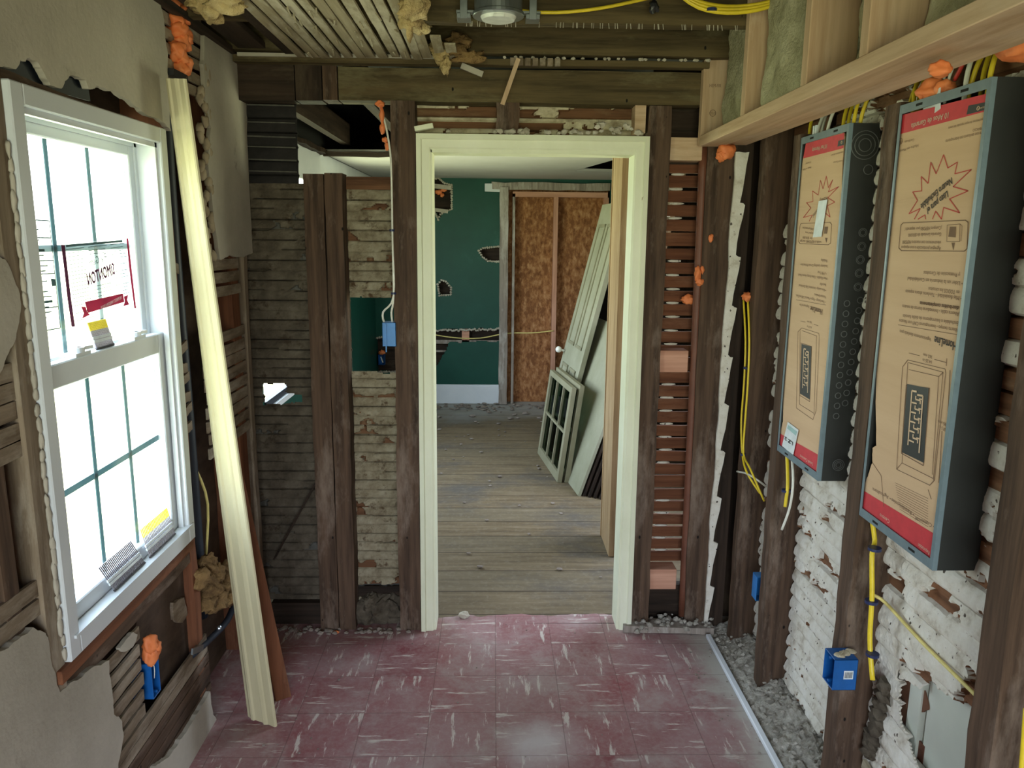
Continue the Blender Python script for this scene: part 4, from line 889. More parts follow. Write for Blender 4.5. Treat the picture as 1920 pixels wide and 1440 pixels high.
def emblem(m, C4, w, n=5):
    """serpentine mark inside the black block: C4 = corners (tl, tr, br, bl) in pixels"""
    global OFF; OFF = .0026
    def at(u, v): a = lerp2(C4[0], C4[1], u); b = lerp2(C4[3], C4[2], u); return lerp2(a, b, v)
    pts = [(.50, .10), (.28, .10)]
    for k in range(n):
        v = .10 + .66 * k / n; pts += [(.28, v + .05), (.28, v + .66 / n * .55)] if k == 0 else []
    zig = []
    for k in range(n):
        v = .16 + k * .13; zig += [(.42, v), (.42, v + .055), (.74 if k == 0 else .70, v + .055), (.70, v + .10)]
    line(m, [at(.46, .08), at(.24, .08), at(.24, .86)], w)
    line(m, [at(.50, .12), at(.76, .12), at(.76, .90)], w)
    for k in range(n):
        v = .19 + k * .135
        line(m, [at(.44, v - .05), at(.44, v), at(.66, v), at(.66, v + .05)], w * .85)
        line(m, [at(.76, v - .02), at(.60, v - .02)], w * .7); line(m, [at(.24, v + .055), at(.50, v + .055)], w * .85)
    OFF = .0012
emblem(m, ((1701, 720), (1741, 728), (1732, 868), (1691, 848)), .0045)
build('emblem', m, M_['emblem_tan'], c2)
m = MB()
star = [(1769, 290), (1777, 315), (1795, 304), (1790, 326), (1821, 318), (1787, 350), (1815, 358), (1780, 373), (1799, 399), (1769, 389), (1765, 411), (1754, 396), (1748, 411)]
line(m, star, .0022); star2 = [(1735, 411), (1734, 403), (1721, 411)]; line(m, star2, .0022)
star3 = [(1714, 411), (1725, 391), (1704, 401), (1720, 376), (1711, 360), (1728, 358), (1727, 331), (1740, 344), (1745, 304), (1755, 326), (1769, 290)]; line(m, star3, .0022)
build('starburst', m, M_['star_red'], c2)
m = MB(); ptxt(m, 'Listo para el', (1776, 357), (1738, 390), .017, True); ptxt(m, 'Neutro', (1784, 332), (1760, 352), .017, True); ptxt(m, 'Enchufable', (1757, 354), (1726, 383), .017, True)
build('starburst_lettering', m, M_['print_dark'], c2); m = MB(); ptxt(m, 'HomeLine', (1794, 642), (1753, 630), .020, True); build('trade_name', m, M_['print_dark'], c2); m = MB()
for s, a, b, h in (('¡Compre HEPD80 por separado!', (1766, 424), (1697, 427), .0085), ('Garantía Limitada de $50,000', (1765, 436), (1703, 438), .0085), ('electrónicos con nuestro HEPD80', (1764, 452), (1692, 451), .0085), ('Agregue protección a sus equipos', (1764, 463), (1690, 461), .0085),
                   ('y Protección de Circuitos', (1800, 512), (1732, 508), .0095), ('• Líder en la Industria en Confiabilidad', (1805, 528), (1702, 519), .0095), ('en TODOS los circuitos', (1799, 545), (1741, 538), .0095), ('• Más flexibilidad - Tándems ahora espacio', (1803, 556), (1698, 543), .0095),
                   ('distribuidos completamente', (1798, 574), (1725, 565), .0095), ('• Ahorra cable - Innovadoras barras de neutro', (1802, 586), (1692, 571), .0095), ('Enchufable o Interruptores de doble función', (1797, 603), (1693, 589), .0095), ('Ahorra tiempo - Interruptores CAFI con Neutro', (1797, 616), (1686, 598), .0095),
                   ('Ingeniosamente diseñado para', (1745, 634), (1687, 618), .0095), ('Requerimientos de mayor capacidad del sistema', (1848, 220), (1778, 238), .006), ('Para uso exclusivo con Interruptores', (1846, 245), (1773, 262), .008), ('SERVICIO', (1846, 237), (1824, 242), .006),
                   ('Hecho en México', (1722, 270), (1684, 282), .007), ('Certificado', (1714, 260), (1696, 264), .006),
                   ('• Comercial', (1752, 984), (1716, 968), .010), ('• Residenciales', (1714, 962), (1672, 934), .010), ('• Agricultura', (1670, 932), (1636, 914), .010), ('362 mm', (1748, 667), (1731, 662), .008), ('14.25 in', (1747, 676), (1730, 672), .008), ('95 mm', (1774, 793), (1759, 787), .008), ('37.5 in', (1773, 803), (1761, 797), .008)): ptxt(m, s, a, b, h, h > .009 and 'distribuidos' in s)
line(m, [(1684, 609), (1798, 628)], .0012); m.ring(pf(1689, 265), (1, 0, 0), .007, .0005); ptxt(m, 'UL', (1693, 263), (1686, 266), .006)
bx = [(1693, 418), (1810, 413), (1815, 417), (1813, 466), (1808, 471), (1690, 470), (1685, 465), (1689, 422)]; line(m, bx, .0018, 0, True)
line(m, [(1776, 422), (1800, 420), (1799, 453), (1775, 453)], .0010, 0, True); line(m, [(1800, 420), (1804, 424), (1802, 452)], .0008); m.plate([pf(*p) for p in ((1781, 425), (1792, 425), (1791, 445), (1778, 444))], (.0003, 0, 0)); m.plate([pf(*p) for p in ((1784, 455), (1790, 455), (1787, 469))], (.0003, 0, 0))
build('printed_lettering', m, M_['print_brown'], c2)
m = MB()
for pts, cl_ in (([(1702, 675), (1772, 692), (1773, 700), (1752, 900), (1743, 910), (1681, 880), (1692, 688)], 1), ([(1703, 680), (1768, 698), (1750, 900)], 0), ([(1702, 680), (1691, 868), (1749, 897)], 0), ([(1681, 880), (1691, 868)], 0), ([(1704, 693), (1760, 706), (1768, 698)], 0), ([(1760, 706), (1748, 890)], 0), ([(1704, 662), (1724, 667)], 0), ([(1752, 674), (1775, 680)], 0), ([(1775, 672), (1774, 686)], 0), ([(1781, 694), (1777, 780)], 0), ([(1766, 808), (1760, 905)], 0), ([(1740, 918), (1746, 936)], 0), ([(1636, 868), (1652, 892), (1657, 950)], 0)): line(m, pts, .0014, 0, bool(cl_))
for k in range(12): line(m, [(1678 + k * .8, 905 + k * 4.5), (1740, 935 + k * 4.8)], .0006)
line(m, [(1699, 722), (1690, 850), (1731, 873), (1743, 728)], .002, 0, True)
build('line_drawing', m, M_['print_brown'], c2)
# far panel cover
o1 = [(1512, 268), (1560, 254), (1582, 249), (1583, 256), (1580, 300), (1577, 400), (1568, 520), (1556, 640), (1546, 740), (1537, 830), (1531, 886), (1490, 862), (1458, 838), (1460, 825), (1468, 790), (1470, 700), (1477, 560), (1488, 415), (1498, 350), (1506, 295)]
c1 = card(pan1, o1, [(1511, 269), (1583, 249), (1581, 278), (1506, 297)], [(1461, 812), (1533, 852), (1530, 885), (1458, 836)], 6, 2.304, 2.646)
m = MB(); ptxt(m, '10 Year Warranty', (1551, 270), (1523, 278), .013, True); ptxt(m, 'Load Centers', (1524, 868), (1500, 852), .010); ptxt(m, 'SQUARE D', (1529, 884), (1494, 862), .012, True); build('band_lettering', m, M_['print_light'], c1)
m = MB(); m.plate([pf(*p) for p in ((1572, 264), (1583, 261), (1582, 272), (1570, 275))], (.0003, 0, 0)); build('black_label_block', m, M_['print_black'], c1); m = MB(); m.plate([pf(*p, .0016) for p in ((1503, 645), (1521, 650), (1518, 749), (1500, 738))], (.0003, 0, 0)); build('black_label_block', m, M_['print_black'], c1)
m = MB(); m.ring(pf(1578, 267, .0022), (1, 0, 0), .004, .0006); emblem(m, ((1503, 645), (1521, 650), (1518, 749), (1500, 738)), .0042); build('emblem', m, M_['emblem_tan'], c1)
m = MB()
line(m, [(1517, 415), (1523, 403), (1506, 408), (1520, 390), (1512, 380), (1524, 378), (1523, 358), (1534, 366), (1538, 338), (1543, 354), (1549, 330), (1553, 352), (1561, 337), (1553, 360), (1572, 350), (1552, 371), (1565, 379), (1551, 386), (1556, 407), (1544, 397)], .002)
build('starburst', m, M_['star_red'], c1)
m = MB()
for s, a, b, h in (('Plug-On Neutral', (1550, 370), (1524, 402), .014), ('Ready', (1551, 368), (1536, 374), .013), ('www.schneider-electric.us', (1581, 283), (1558, 290), .006), ('Load Center', (1579, 300), (1562, 303), .006), ('Made in USA', (1521, 312), (1505, 317), .006), ('Listed', (1520, 303), (1511, 305), .006),
                   ('with HEPD80 surge', (1540, 452), (1500, 450), .008), ('Add protection', (1525, 428), (1505, 425), .008), ('to your home', (1525, 436), (1510, 434), .008), ('for $50,000', (1523, 445), (1505, 443), .008),
                   ('Reliability', (1551, 487), (1539, 485), .009), ('Industry Leading Circuit Protection', (1551, 497), (1501, 494), .009), ('• of MRI Trust', (1550, 511), (1533, 508), .009), ('Most Flexible - Takes Every Home Need', (1551, 520), (1497, 513), .009), ('Neutral Bar', (1549, 532), (1537, 530), .009), ('• Wire savings - Innovative, Fully Distributed', (1549, 542), (1498, 533), .009), ('Function Breakers', (1548, 555), (1527, 550), .009), ('• Time Savings - Plug-on Neutral CAFI and Dual', (1548, 564), (1493, 552), .009),
                   ('Engineered for', (1517, 573), (1499, 569), .009), ('362 mm', (1522, 603), (1513, 601), .007), ('14.25 in', (1522, 612), (1513, 610), .007)): ptxt(m, s, a, b, h)
line(m, [(1493, 562), (1548, 572)], .0012); line(m, [(1502, 419), (1556, 417), (1559, 421), (1557, 456), (1553, 459), (1500, 457), (1497, 453), (1500, 422)], .0016, 0, True)
m.plate([pf(*p) for p in ((1546, 425), (1552, 425), (1550, 438), (1545, 438))], (.0003, 0, 0)); m.plate([pf(*p) for p in ((1547, 446), (1551, 446), (1549, 455))], (.0003, 0, 0))
ptxt(m, 'HomeLine', (1542, 580), (1520, 574), .018, True)
build('printed_lettering', m, M_['print_brown'], c1)
m = MB()
for pts, cl_ in (([(1503, 615), (1535, 625), (1536, 630), (1530, 770), (1524, 787), (1493, 765), (1496, 622)], 1), ([(1504, 620), (1531, 630), (1526, 778)], 0), ([(1500, 620), (1499, 758), (1526, 775)], 0), ([(1501, 602), (1510, 604)], 0), ([(1526, 608), (1534, 611)], 0), ([(1502, 643), (1499, 741), (1518, 753), (1522, 650)], 1)): line(m, pts, .0013, 0, bool(cl_))
build('line_drawing', m, M_['print_brown'], c1)
m = MB(); m.plate([pf(*p, .004) for p in ((1535, 377), (1551, 374), (1540, 444), (1524, 445))], (.0004, 0, 0)); build('white_sticker', m, M_['paper'], c1)
m = MB(); m.plate([pf(*p, .004) for p in ((1477, 791), (1497, 806), (1487, 854), (1466, 836))], (.0004, 0, 0)); k = build('address_label', m, M_['paper'], c1)
m = MB(); m.plate([pf(*p, .005) for p in ((1478, 797), (1494, 809), (1492, 817), (1476, 803))], (.0004, 0, 0)); build('label_stripe', m, M_['paper_teal'], c1)
m = MB(); ptxt(m, 'LZ 2', (1489, 829), (1474, 818), .012, True)
for v in m.v: pass
m.v = [(x - .005, y, z) for x, y, z in m.v]; build('label_number', m, M_['print_black'], c1)
rebase(pan1); rebase(pan2)

# cables
def cable(pts, mat, label, r=.0045, grp=None, name='cable', ties=()):
    t = thing(name, label, 'cable', grp); build('sheath', MB().tube(pts, r, 8), M_[mat], t, smooth=True)
    for c in ties:
        m = MB(); m.cyl(Vector(c) + Vector((0, 0, -.004)), Vector(c) + Vector((0, 0, .004)), r * 2.6, 12); build('tie', m, M_['staple_blue'], t)
    rebase(t); return t
xf = 1.018
cable([ox(1394, 560, xf), ox(1398, 640, xf), ox(1395, 720, xf), ox(1390, 790, xf), ox(1392, 850, xf), ox(1400, 885, xf), ox(1425, 925, 1.06)], 'cable_yellow', 'yellow cable of the corner pair, left strand under the orange foam plug', .0042, ties=[ox(1393, 852, xf)])
cable([ox(1402, 560, xf), ox(1405, 640, xf), ox(1402, 720, xf), ox(1397, 790, xf), ox(1394, 850, xf), ox(1407, 880, xf), ox(1433, 940, 1.06)], 'cable_yellow', 'yellow cable of the corner pair, right strand under the orange foam plug', .0042, ties=[ox(1399, 690, xf)])
cable([ox(1382, 884, 1.01), ox(1400, 888, 1.02), ox(1420, 900, 1.04), ox(1436, 912, 1.09)], 'cable_white', 'short white cable crossing the corner stud below the yellow pair', .004)
foam([(ox(1400, 556, 1.015), (.020, .022, .018))], 'smooth orange foam plug over the yellow cable pair', 80)
def fromtop(px, py, x, ztop, dx=0): p = Vector(ox(px, py, x)); return p, Vector((x + dx, p.y + .01, ztop))
for i, (px, py, mt, lb) in enumerate(((1519, 240, 'cable_yellow', 'thin yellow cable at the left of the far panel top'), (1532, 240, 'cable_white', 'white cable entering the far panel top, left of three'), (1541, 236, 'cable_white', 'white cable entering the far panel top, middle of three'), (1552, 232, 'cable_white', 'white cable entering the far panel top, right of three'), (1582, 222, 'cable_yellow', 'yellow cable at the right of the far panel top, left of four'), (1592, 218, 'cable_yellow', 'yellow cable at the right of the far panel top, second of four'), (1602, 216, 'cable_yellow', 'yellow cable at the right of the far panel top, third of four'), (1614, 214, 'cable_yellow', 'yellow cable at the right of the far panel top, rightmost of four'),
                               (1704, 190, 'cable_yellow', 'yellow cable at the left of the near panel top, left of four'), (1714, 186, 'cable_yellow', 'yellow cable at the left of the near panel top, second of four'), (1723, 184, 'cable_yellow', 'yellow cable at the left of the near panel top, third of four'), (1732, 182, 'cable_yellow', 'yellow cable at the left of the near panel top, rightmost of four'), (1812, 150, 'cable_white', 'white cable near the right end of the near panel top'), (1820, 146, 'cable_yellow', 'yellow cable at the right of the near panel top, left of three'), (1845, 130, 'cable_yellow', 'yellow cable at the right of the near panel top, middle of three'), (1858, 126, 'cable_yellow', 'yellow cable at the right of the near panel top, rightmost of three'))):
    x = 1.055 + .012 * (i % 3); p = Vector(ox(px, py, x)); wv = random.uniform(-.012, .012)
    cable([(x, p.y, 1.99), (x, p.y, 2.04), (x + .004, p.y + wv, 2.09), (x + .02, p.y + wv * 2, 2.16), (x + .03, p.y + wv, 2.30)], mt, lb, .0055)
for i, (px, py, l) in enumerate(((1774, 150, 'left'), (1784, 146, 'right'))):
    p = Vector(ox(px, py, 1.06)); cable([(1.05, p.y, 2.03), (1.055, p.y, 2.09), (1.08, p.y - .02, 2.2)], 'cable_white', 'pale wire rising beside the orange foam on the near panel, ' + l, .0035)
flat('wire_red', (.55, .05, .04), .4)
cable([tuple(ox(1790, 150, 1.06)), (1.06, ox(1790, 150, 1.06)[1] - .03, 2.12), (1.08, ox(1790, 150, 1.06)[1] - .01, 2.2)], 'wire_red', 'red wire loop over the orange foam on the near panel', .005)
foam([(ox(1752, 168, 1.05), (.03, .04, .028)), (ox(1738, 178, 1.05), (.018, .02, .02)), (ox(1770, 165, 1.05), (.022, .03, .018))], 'orange foam lump on top of the near electrical panel', 84)
m = MB(); m.bar((1.04, 1.93, 2.02), (1.03, 1.845, 2.04), .002, .05, (0, 0, 1)); one('cable_label', m, M_['paper'], 'white barcode tag at the top edge of the near electrical panel', 'tag')
for i in range(2): 
    m = MB(); y = 2.555 + .018 * i; m.bar((1.035, y, 2.03), (1.035, y, 2.075), .006, .01, (0, 1, 0)); one('cable_tag', m, M_['paper'], 'white cable tag at the top edge of the far electrical panel, %s' % ('right', 'left')[i], 'tag')
cable([(1.04, 2.60, .99), ox(1477, 905, 1.024), ox(1474, 935, 1.02), ox(1472, 950, 1.018)], 'cable_yellow', 'short yellow cable hanging below the far electrical panel', .006, ties=[ox(1474, 920, 1.022)])
cable([(1.05, 2.585, .99), ox(1487, 900, 1.024), ox(1481, 950, 1.02), ox(1466, 993, 1.01)], 'cable_white', 'white cable end hanging below the far electrical panel', .0042)
xs = 1.02
cable([(1.045, 2.0, .99), ox(1640, 1012, xs + .04), ox(1635, 1040, xs + .02), ox(1635, 1120, xs + .02), ox(1631, 1200, xs + .02), ox(1636, 1275, xs + .02)], 'cable_yellow', 'thick yellow cable running down to the blue box with barcode', .0068, ties=[ox(1640, 1029, xs + .02), ox(1634, 1128, xs + .02), ox(1636, 1227, xs + .02)])
cable([ox(1636, 1115, 1.06), ox(1660, 1130, 1.09), ox(1720, 1195, 1.105), ox(1775, 1250, 1.105), ox(1838, 1312, 1.10)], 'pale_yellow', 'pale yellow cable slanting over the ribbed plaster below the near panel', .005)
cable([ox(1925, 1330, 1.03), ox(1916, 1450, 1.03), ox(1905, 1560, 1.03)], 'cable_yellow', 'yellow cable at the lower right edge of the view', .006)
# blue boxes of the right wall
c = Vector(ox(1612, 1300, 1.0))
def ex2(t):
    z = c2b[2]; m = MB()
    y = c2b[1] - .0335; m.plate([(.995 + 0, y - .0006, z - .012), (1.022, y - .0006, z - .012), (1.022, y - .0006, z + .014), (.995, y - .0006, z + .014)], (0, .0005, 0)); build('barcode_label', m, M_['paper'], t)
    m = MB()
    for k in range(9): m.box(.998 + k * .0025, .9992 + k * .0025, y - .0012, y - .0008, z - .008, z + .010)
    build('barcode_lines', m, M_['print_dark'], t)
    m = MB()
    for k in range(3): m.lump((.99 + .02 * k, c2b[1] - .01 + .01 * k, z + .049), (.016, .014, .004), k, 2, .3)
    m.bar((.985, c2b[1] - .02, z + .052), (1.01, c2b[1] + .01, z + .052), .003, .004); build('box_top_dust', m, M_['key_cream'], t)
c2b = (1.0, 1.985, ox(1612, 1300, 1.0)[2])
outlet_box(c2b, .068, .066, .095, '-x', 'blue electrical box with barcode on the stud below the near panel', extra=ex2)
p = ox(1411, 1080, 1.06)
outlet_box((1.065, 2.80, ox(1411, 1080, 1.06)[2]), .06, .05, .10, '-y', 'light blue electrical box low against the second stud, half hidden', mat='box_blue_light')
# partition box with white cables
def ex3(t): build('box_tab', MB().box(-.437, -.432, 3.118, 3.126, 1.245, 1.36), M_['box_blue_light'], t)
pc = oy(731, 626, 3.15); outlet_box((pc[0], 3.155, pc[2]), .055, .06, .098, '+y', 'bright blue box on the stud left of the door', mat='box_blue_light', extra=ex3)
for k, (dx, l) in enumerate(((-.022, 'left'), (.012, 'right'))):
    cable([(pc[0] + dx, 3.15, pc[2] + .045), (pc[0] + dx - .002, 3.14, pc[2] + .09), oy(738, 555, 3.125), oy(736, 450, 3.125), oy(734, 330, 3.125), oy(731, 280, 3.13), oy(722, 230, 3.14), oy(712, 200, 3.16)], 'cable_white', 'white cable running up the stud from the bright blue box, %s one at the box' % l, .004, ties=[oy(738, 550, 3.125)] if k else [oy(735, 432, 3.125)])
foam([(oy(713, 195, 3.14), (.016, .014, .014)), (oy(716, 215, 3.14), (.009, .009, .03)), (oy(717, 240, 3.14), (.010, .009, .024)), (oy(722, 262, 3.14), (.012, .008, .010)), (oy(726, 275, 3.14), (.009, .008, .016))], 'dripping orange foam strand at the top of the white cables', 90)

# ================================================================== doorway
t = thing('door_casing', 'cream painted door casing framing the open doorway', 'door frame')
m = MB()
cp = [(0, 0), (0, .020), (.018, .022), (.022, .014), (.050, .012), (.056, .006), (.056, 0)]
def casing(a, b, inw, name):                                     # a->b, profile grows inwards
    m = MB(); a, b, inw = Vector(a), Vector(b), Vector(inw); d = (b - a).normalized(); m.loft([[c + inw * u + d * u * s + Vector((0, -v, 0)) for u, v in cp] for c, s in ((a, sA), (b, sB))]); build(name, m, M_['casing_paint'], t)
sA, sB = 0, -1; casing((-.308, YB, 0), (-.303, YB, 2.104), (1, 0, 0), 'side_casing')
sA, sB = 0, -1; casing((.620, YB, 0), (.612, YB, 2.104), (-1, 0, 0), 'side_casing')
sA, sB = 1, -1; casing((-.303, YB, 2.104), (.612, YB, 2.104), (0, 0, -1), 'head_casing')
m = MB(); m.box(-.262, -.243, YB - .004, 3.27, 0, 2.045); build('door_jamb', m, M_['casing_paint'], t)
m = MB(); m.box(.556, .575, YB - .004, 3.27, 0, 2.045); build('door_jamb', m, M_['casing_paint'], t)
m = MB(); m.box(-.262, .575, YB - .004, 3.27, 2.035, 2.052); build('head_jamb', m, M_['casing_paint'], t); rebase(t)
m = MB().box(-.2, .5, 3.24, 3.30, .001, .007); m2 = m
m = MB(); m.box(.638, .675, 3.93, 4.24, 0, 2.26); m.box(.634, .640, 4.225, 4.245, 0, 2.26); one('new_stud', m, M_['lumber_z'], 'yellow-brown new timber standing just beyond the right door jamb', 'stud')
m = MB(); m.bar((.585, 3.15, .018), (.98, 3.13, .018), .085, .03, jit=.003); one('threshold_timber', m, M_['frame_wood'], 'dusty grey timber on the floor right of the doorway', 'timber')
m = MB(); m.bar(tuple(oz(1328, 1192, .012)), tuple(oz(1475, 1465, .012)), .022, .018); one('floor_strip', m, M_['white_paint'], 'white quarter-round strip on the floor along the right wall', 'trim strip', bevel=.003)
# debris along the right wall
def fnD(u, z): return (.965 + z * .20, u, .004 + .05 * np.clip(z * 1.5, 0, 1) * (.5 + fbm(u * 12, z * 6)) + .03 * (fbm(u * 40, z * 14) - .45))
P, q, keep = sheet(np.arange(.8, 3.15, .012), np.arange(0, 1.01, .05), fnD); mb = MB(); mb.v = P.tolist(); mb.f = q.tolist(); mb.m = [0] * len(mb.f)
for i in range(260):
    y = random.uniform(1.6, 3.12); x = random.uniform(.97, 1.13); r = random.uniform(.003, .009); mb.lump((x, y, .02 + (x - .96) * .25 + random.uniform(0, .01)), (r * 1.4, r, r * .8), i, 1, .5)
for i in range(90):
    x = random.uniform(.62, .98); r = random.uniform(.004, .013); mb.lump((x, random.uniform(3.09, 3.20), .034 + random.uniform(-.02, .02)), (r * 1.3, r, r), i, 1, .5)
one('plaster_debris', mb, M_['debris'], 'grey plaster debris piled along the foot of the right wall', 'debris', kind='stuff')
mb = MB()
for i in range(110):
    x = random.choice([random.uniform(-.95, .95), random.uniform(.8, .96), random.uniform(-.95, -.5)]); y = random.uniform(2.0, 3.2); r = random.uniform(.001, .0032) * random.choice((1, 1, 1.6)); mb.lump((x, y, r * .6), (r * 1.3, r, r * .8), i, 1, .5)
for i in range(70):
    x = random.uniform(-.95, -.36); r = random.uniform(.004, .012); mb.lump((x, random.uniform(3.10, 3.16), r * .6), (r * 1.3, r, r * .8), i, 1, .5)
one('floor_grit', mb, M_['grit'], 'crumbs and grit scattered over the red tile floor', 'grit', kind='stuff')
mb = MB().lump(oz(870, 1153, .012), (.024, .02, .018), 4, 2, .4); one('plaster_chunk', mb, M_['chunk'], 'single pale chunk on the edge of the red tiles inside the doorway', 'rubble')
mb = MB().lump(oz(630, 1185, .006), (.014, .01, .006), 4, 2, .4); one('foam_crumb', mb, M_['foam'], 'orange foam crumb on the floor in front of the post', 'foam')
mb = MB()
for i in range(110):
    y = 3.4 + 4.3 * random.random() ** .6; x = random.uniform(-.9, .6); r = random.uniform(.004, .013) * (1 + (y > 7) * .8); mb.lump((x, y, r * .5), (r * 1.5, r, r * .6), i, 1, .5)
for i in range(160):
    x = random.uniform(-2.0, 1.1); r = random.uniform(.008, .022); mb.lump((x, random.uniform(7.45, 7.79), r * .4), (r * 1.6, r * 1.3, r * .5), i, 1, .5)
one('floor_rubble', mb, M_['grit'], 'rubble scattered over the plank floor of the far room', 'rubble', kind='stuff')

# ================================================================== ceiling of the near room
def joist(y, z0_, z1_, x0, x1, w, label, mat='joist_wood_x'):
    m = MB().bar((x0, y + w/2, (z0_ + z1_) / 2), (x1, y + w/2, (z0_ + z1_) / 2), w, z1_ - z0_, jit=.003); return one('ceiling_joist', m, M_[mat], label, 'joist')
joist(2.62, 2.383, 2.60, -1.08, .96, .05, 'brown ceiling joist carrying the round light')
joist(3.06, 2.385, 2.60, -1.08, .96, .05, 'brown ceiling joist just in front of the partition beam')
joist(2.16, 2.385, 2.60, -1.08, .96, .05, 'ceiling joist above the top edge of the view')
# laths under the joists, left part
rd = random.Random(8); m = MB(); x = -.73; k = 0
while x < -.26:
    w = rd.uniform(.030, .035); yend = 3.085; ys = 1.4
    m.bar((x + w/2 - .004, ys, 2.372 + rd.uniform(-.003, .003)), (x + w/2 + rd.uniform(-.004, .004), yend - rd.uniform(0, .02), 2.370 + rd.uniform(-.003, .002)), w, .008, jit=.0012); x += w + rd.uniform(.008, .013); k += 1
for xx, ya in ((-.25, 2.72), (-.20, 2.76), (-.155, 2.86)): m.bar((xx, ya, 2.371), (xx, 3.07, 2.371), .036, .008, jit=.0015)
one('ceiling_laths', m, M_['pale_lath_y'], 'weathered ceiling laths running towards the partition at the upper left', 'laths')
m = MB().box(-.78, -.74, 1.2, 3.08, 2.375, 2.42); m.bar((-.86, 1.4, 2.40), (-.90, 3.08, 2.40), .10, .02); m.bar((-.96, 1.4, 2.385), (-.985, 3.09, 2.385), .03, .02)
one('ceiling_edge_boards', m, M_['dark_wood_y'], 'dark boards where the ceiling laths stop beside the window wall', 'boards')
m = MB()
for i in range(28): p = oz(760 - 250 * random.random(), 100 * random.random(), 2.362); m.bar(p, (p[0] + random.uniform(-.01, .01), p[1] + random.uniform(.02, .07), p[2] - random.uniform(0, .012)), .005, .003)
one('lath_splinters', m, M_['pale_lath_y'], 'splinters hanging from the ceiling laths', 'splinters', kind='stuff')
def tuft(pts, mat, label, seed=0):
    m = MB()
    for i, (p, r) in enumerate(pts): m.lump(p, r, seed + i, 3, .8)
    return one('insulation_tuft', m, M_[mat], label, 'insulation', smooth=True)
tuft([(oz(775, 10, 2.36), (.04, .03, .035)), (oz(770, 35, 2.345), (.028, .02, .04)), (oz(785, 50, 2.35), (.035, .02, .02))], 'cream_wool', 'cream and brown wool tuft hanging from the ceiling above the doorway left side', 3)
tuft([(oy(828, 100, 3.0), (.03, .03, .035)), (oy(836, 122, 3.0), (.018, .02, .03)), (oy(815, 88, 3.0), (.03, .03, .02))], 'cream_wool', 'small cream wool tuft hanging in front of the beam', 13)
tuft([(oy(850, 90, 3.0), (.05, .02, .03)), (oy(880, 108, 3.0), (.05, .02, .02)), (oy(860, 75, 3.0), (.04, .03, .02))], 'brown_wool', 'dark brown crumpled wool behind the small cream tuft', 23)
tuft([(oz(385, 8, 2.36), (.05, .03, .03)), (oz(400, 24, 2.35), (.03, .02, .03)), (oz(425, 5, 2.36), (.05, .03, .025))], 'cream_wool', 'cream wool tuft at the top left corner of the ceiling', 33)
m = MB()
for i in range(60):
    x = random.uniform(-.1, .86); m.cyl((x, 2.618, 2.385), (x + random.uniform(-.002, .002), 2.612, 2.368), .0013, 5)
for i in range(30):
    x = random.uniform(.0, .86); m.lump((x, 3.075, 2.376), (.008, .006, .006), i, 1, .5)
one('lath_nails', m, M_['chunk'], 'bent lath nails along the lower edges of the joists', 'nails', kind='stuff')
m = MB()
for i in range(7): x = .06 + i * .028; m.box(x, x + .020, 3.06, 3.075, 2.345, 2.372)
one('lath_ends', m, M_['lath_y'], 'short stubs of sawn lath over the middle of the beam', 'lath ends', kind='stuff')
m = MB().tube([oz(1220, 5, 2.44), oz(1228, 12, 2.42), oz(1233, 20, 2.40)], .006, 6); m.lump(oz(1226, 14, 2.41), (.014, .012, .018), 2, 2, .6); one('black_clip', m, M_['cable_black'], 'small black clip hanging on the joist right of the light', 'clip')
cable([(-.02, 2.58, 2.42), (.15, 2.585, 2.405), (.32, 2.59, 2.42), (.5, 2.6, 2.46)], 'cable_yellow', 'yellow cable drooping right of the round ceiling light', .0055)
for k in range(3):
    cable([(.52, 2.50, 2.47), (.62, 2.50, 2.405 + k * .008), (.74, 2.50 + k * .006, 2.392 + k * .010), (.86, 2.50, 2.42 + k * .006), (.92, 2.48, 2.48)], 'cable_yellow', 'yellow cable bundle sagging at the upper right, %s strand' % ('lowest', 'middle', 'highest')[k], .0065, ties=[(.66, 2.50, 2.398)] if k == 0 else [])
# round ceiling light: mounting can with lens and two brackets
lc = Vector((.012, 2.545, 2.385)); t = thing('ceiling_light', 'round recessed light with white lens and galvanised brackets on the joist', 'light')
build('light_can', MB().cyl(lc + Vector((0, 0, .0)), lc + Vector((0, 0, .06)), .074, 36), M_['galvanized'], t, smooth=False)
m = MB(); m.cyl(lc + Vector((0, 0, -.006)), lc + Vector((0, 0, .006)), .080, 36); build('rim', m, M_['galvanized'], t, bevel=.002)
m = MB(); m.cyl(lc + Vector((0, 0, -.016)), lc + Vector((0, 0, -.004)), .050, 36, r2=.056); m.box(lc.x - .016, lc.x + .018, lc.y - .056, lc.y - .046, lc.z - .018, lc.z - .010); build('lens', m, M_['lamp_plastic'], t, bevel=.001)
for s in (-1, 1):
    m = MB(); m.box(lc.x + s * .085, lc.x + s * .128, lc.y - .01, lc.y + .05, lc.z - .012, lc.z + .002); m.box(lc.x + s * .095, lc.x + s * .118, lc.y - .012, lc.y - .008, lc.z - .014, lc.z + .06); m.box(lc.x + s * .060, lc.x + s * .13, lc.y - .006, lc.y + .02, lc.z + .004, lc.z + .012); build('bracket', m, M_['galvanized'], t, bevel=.001)
rebase(t)

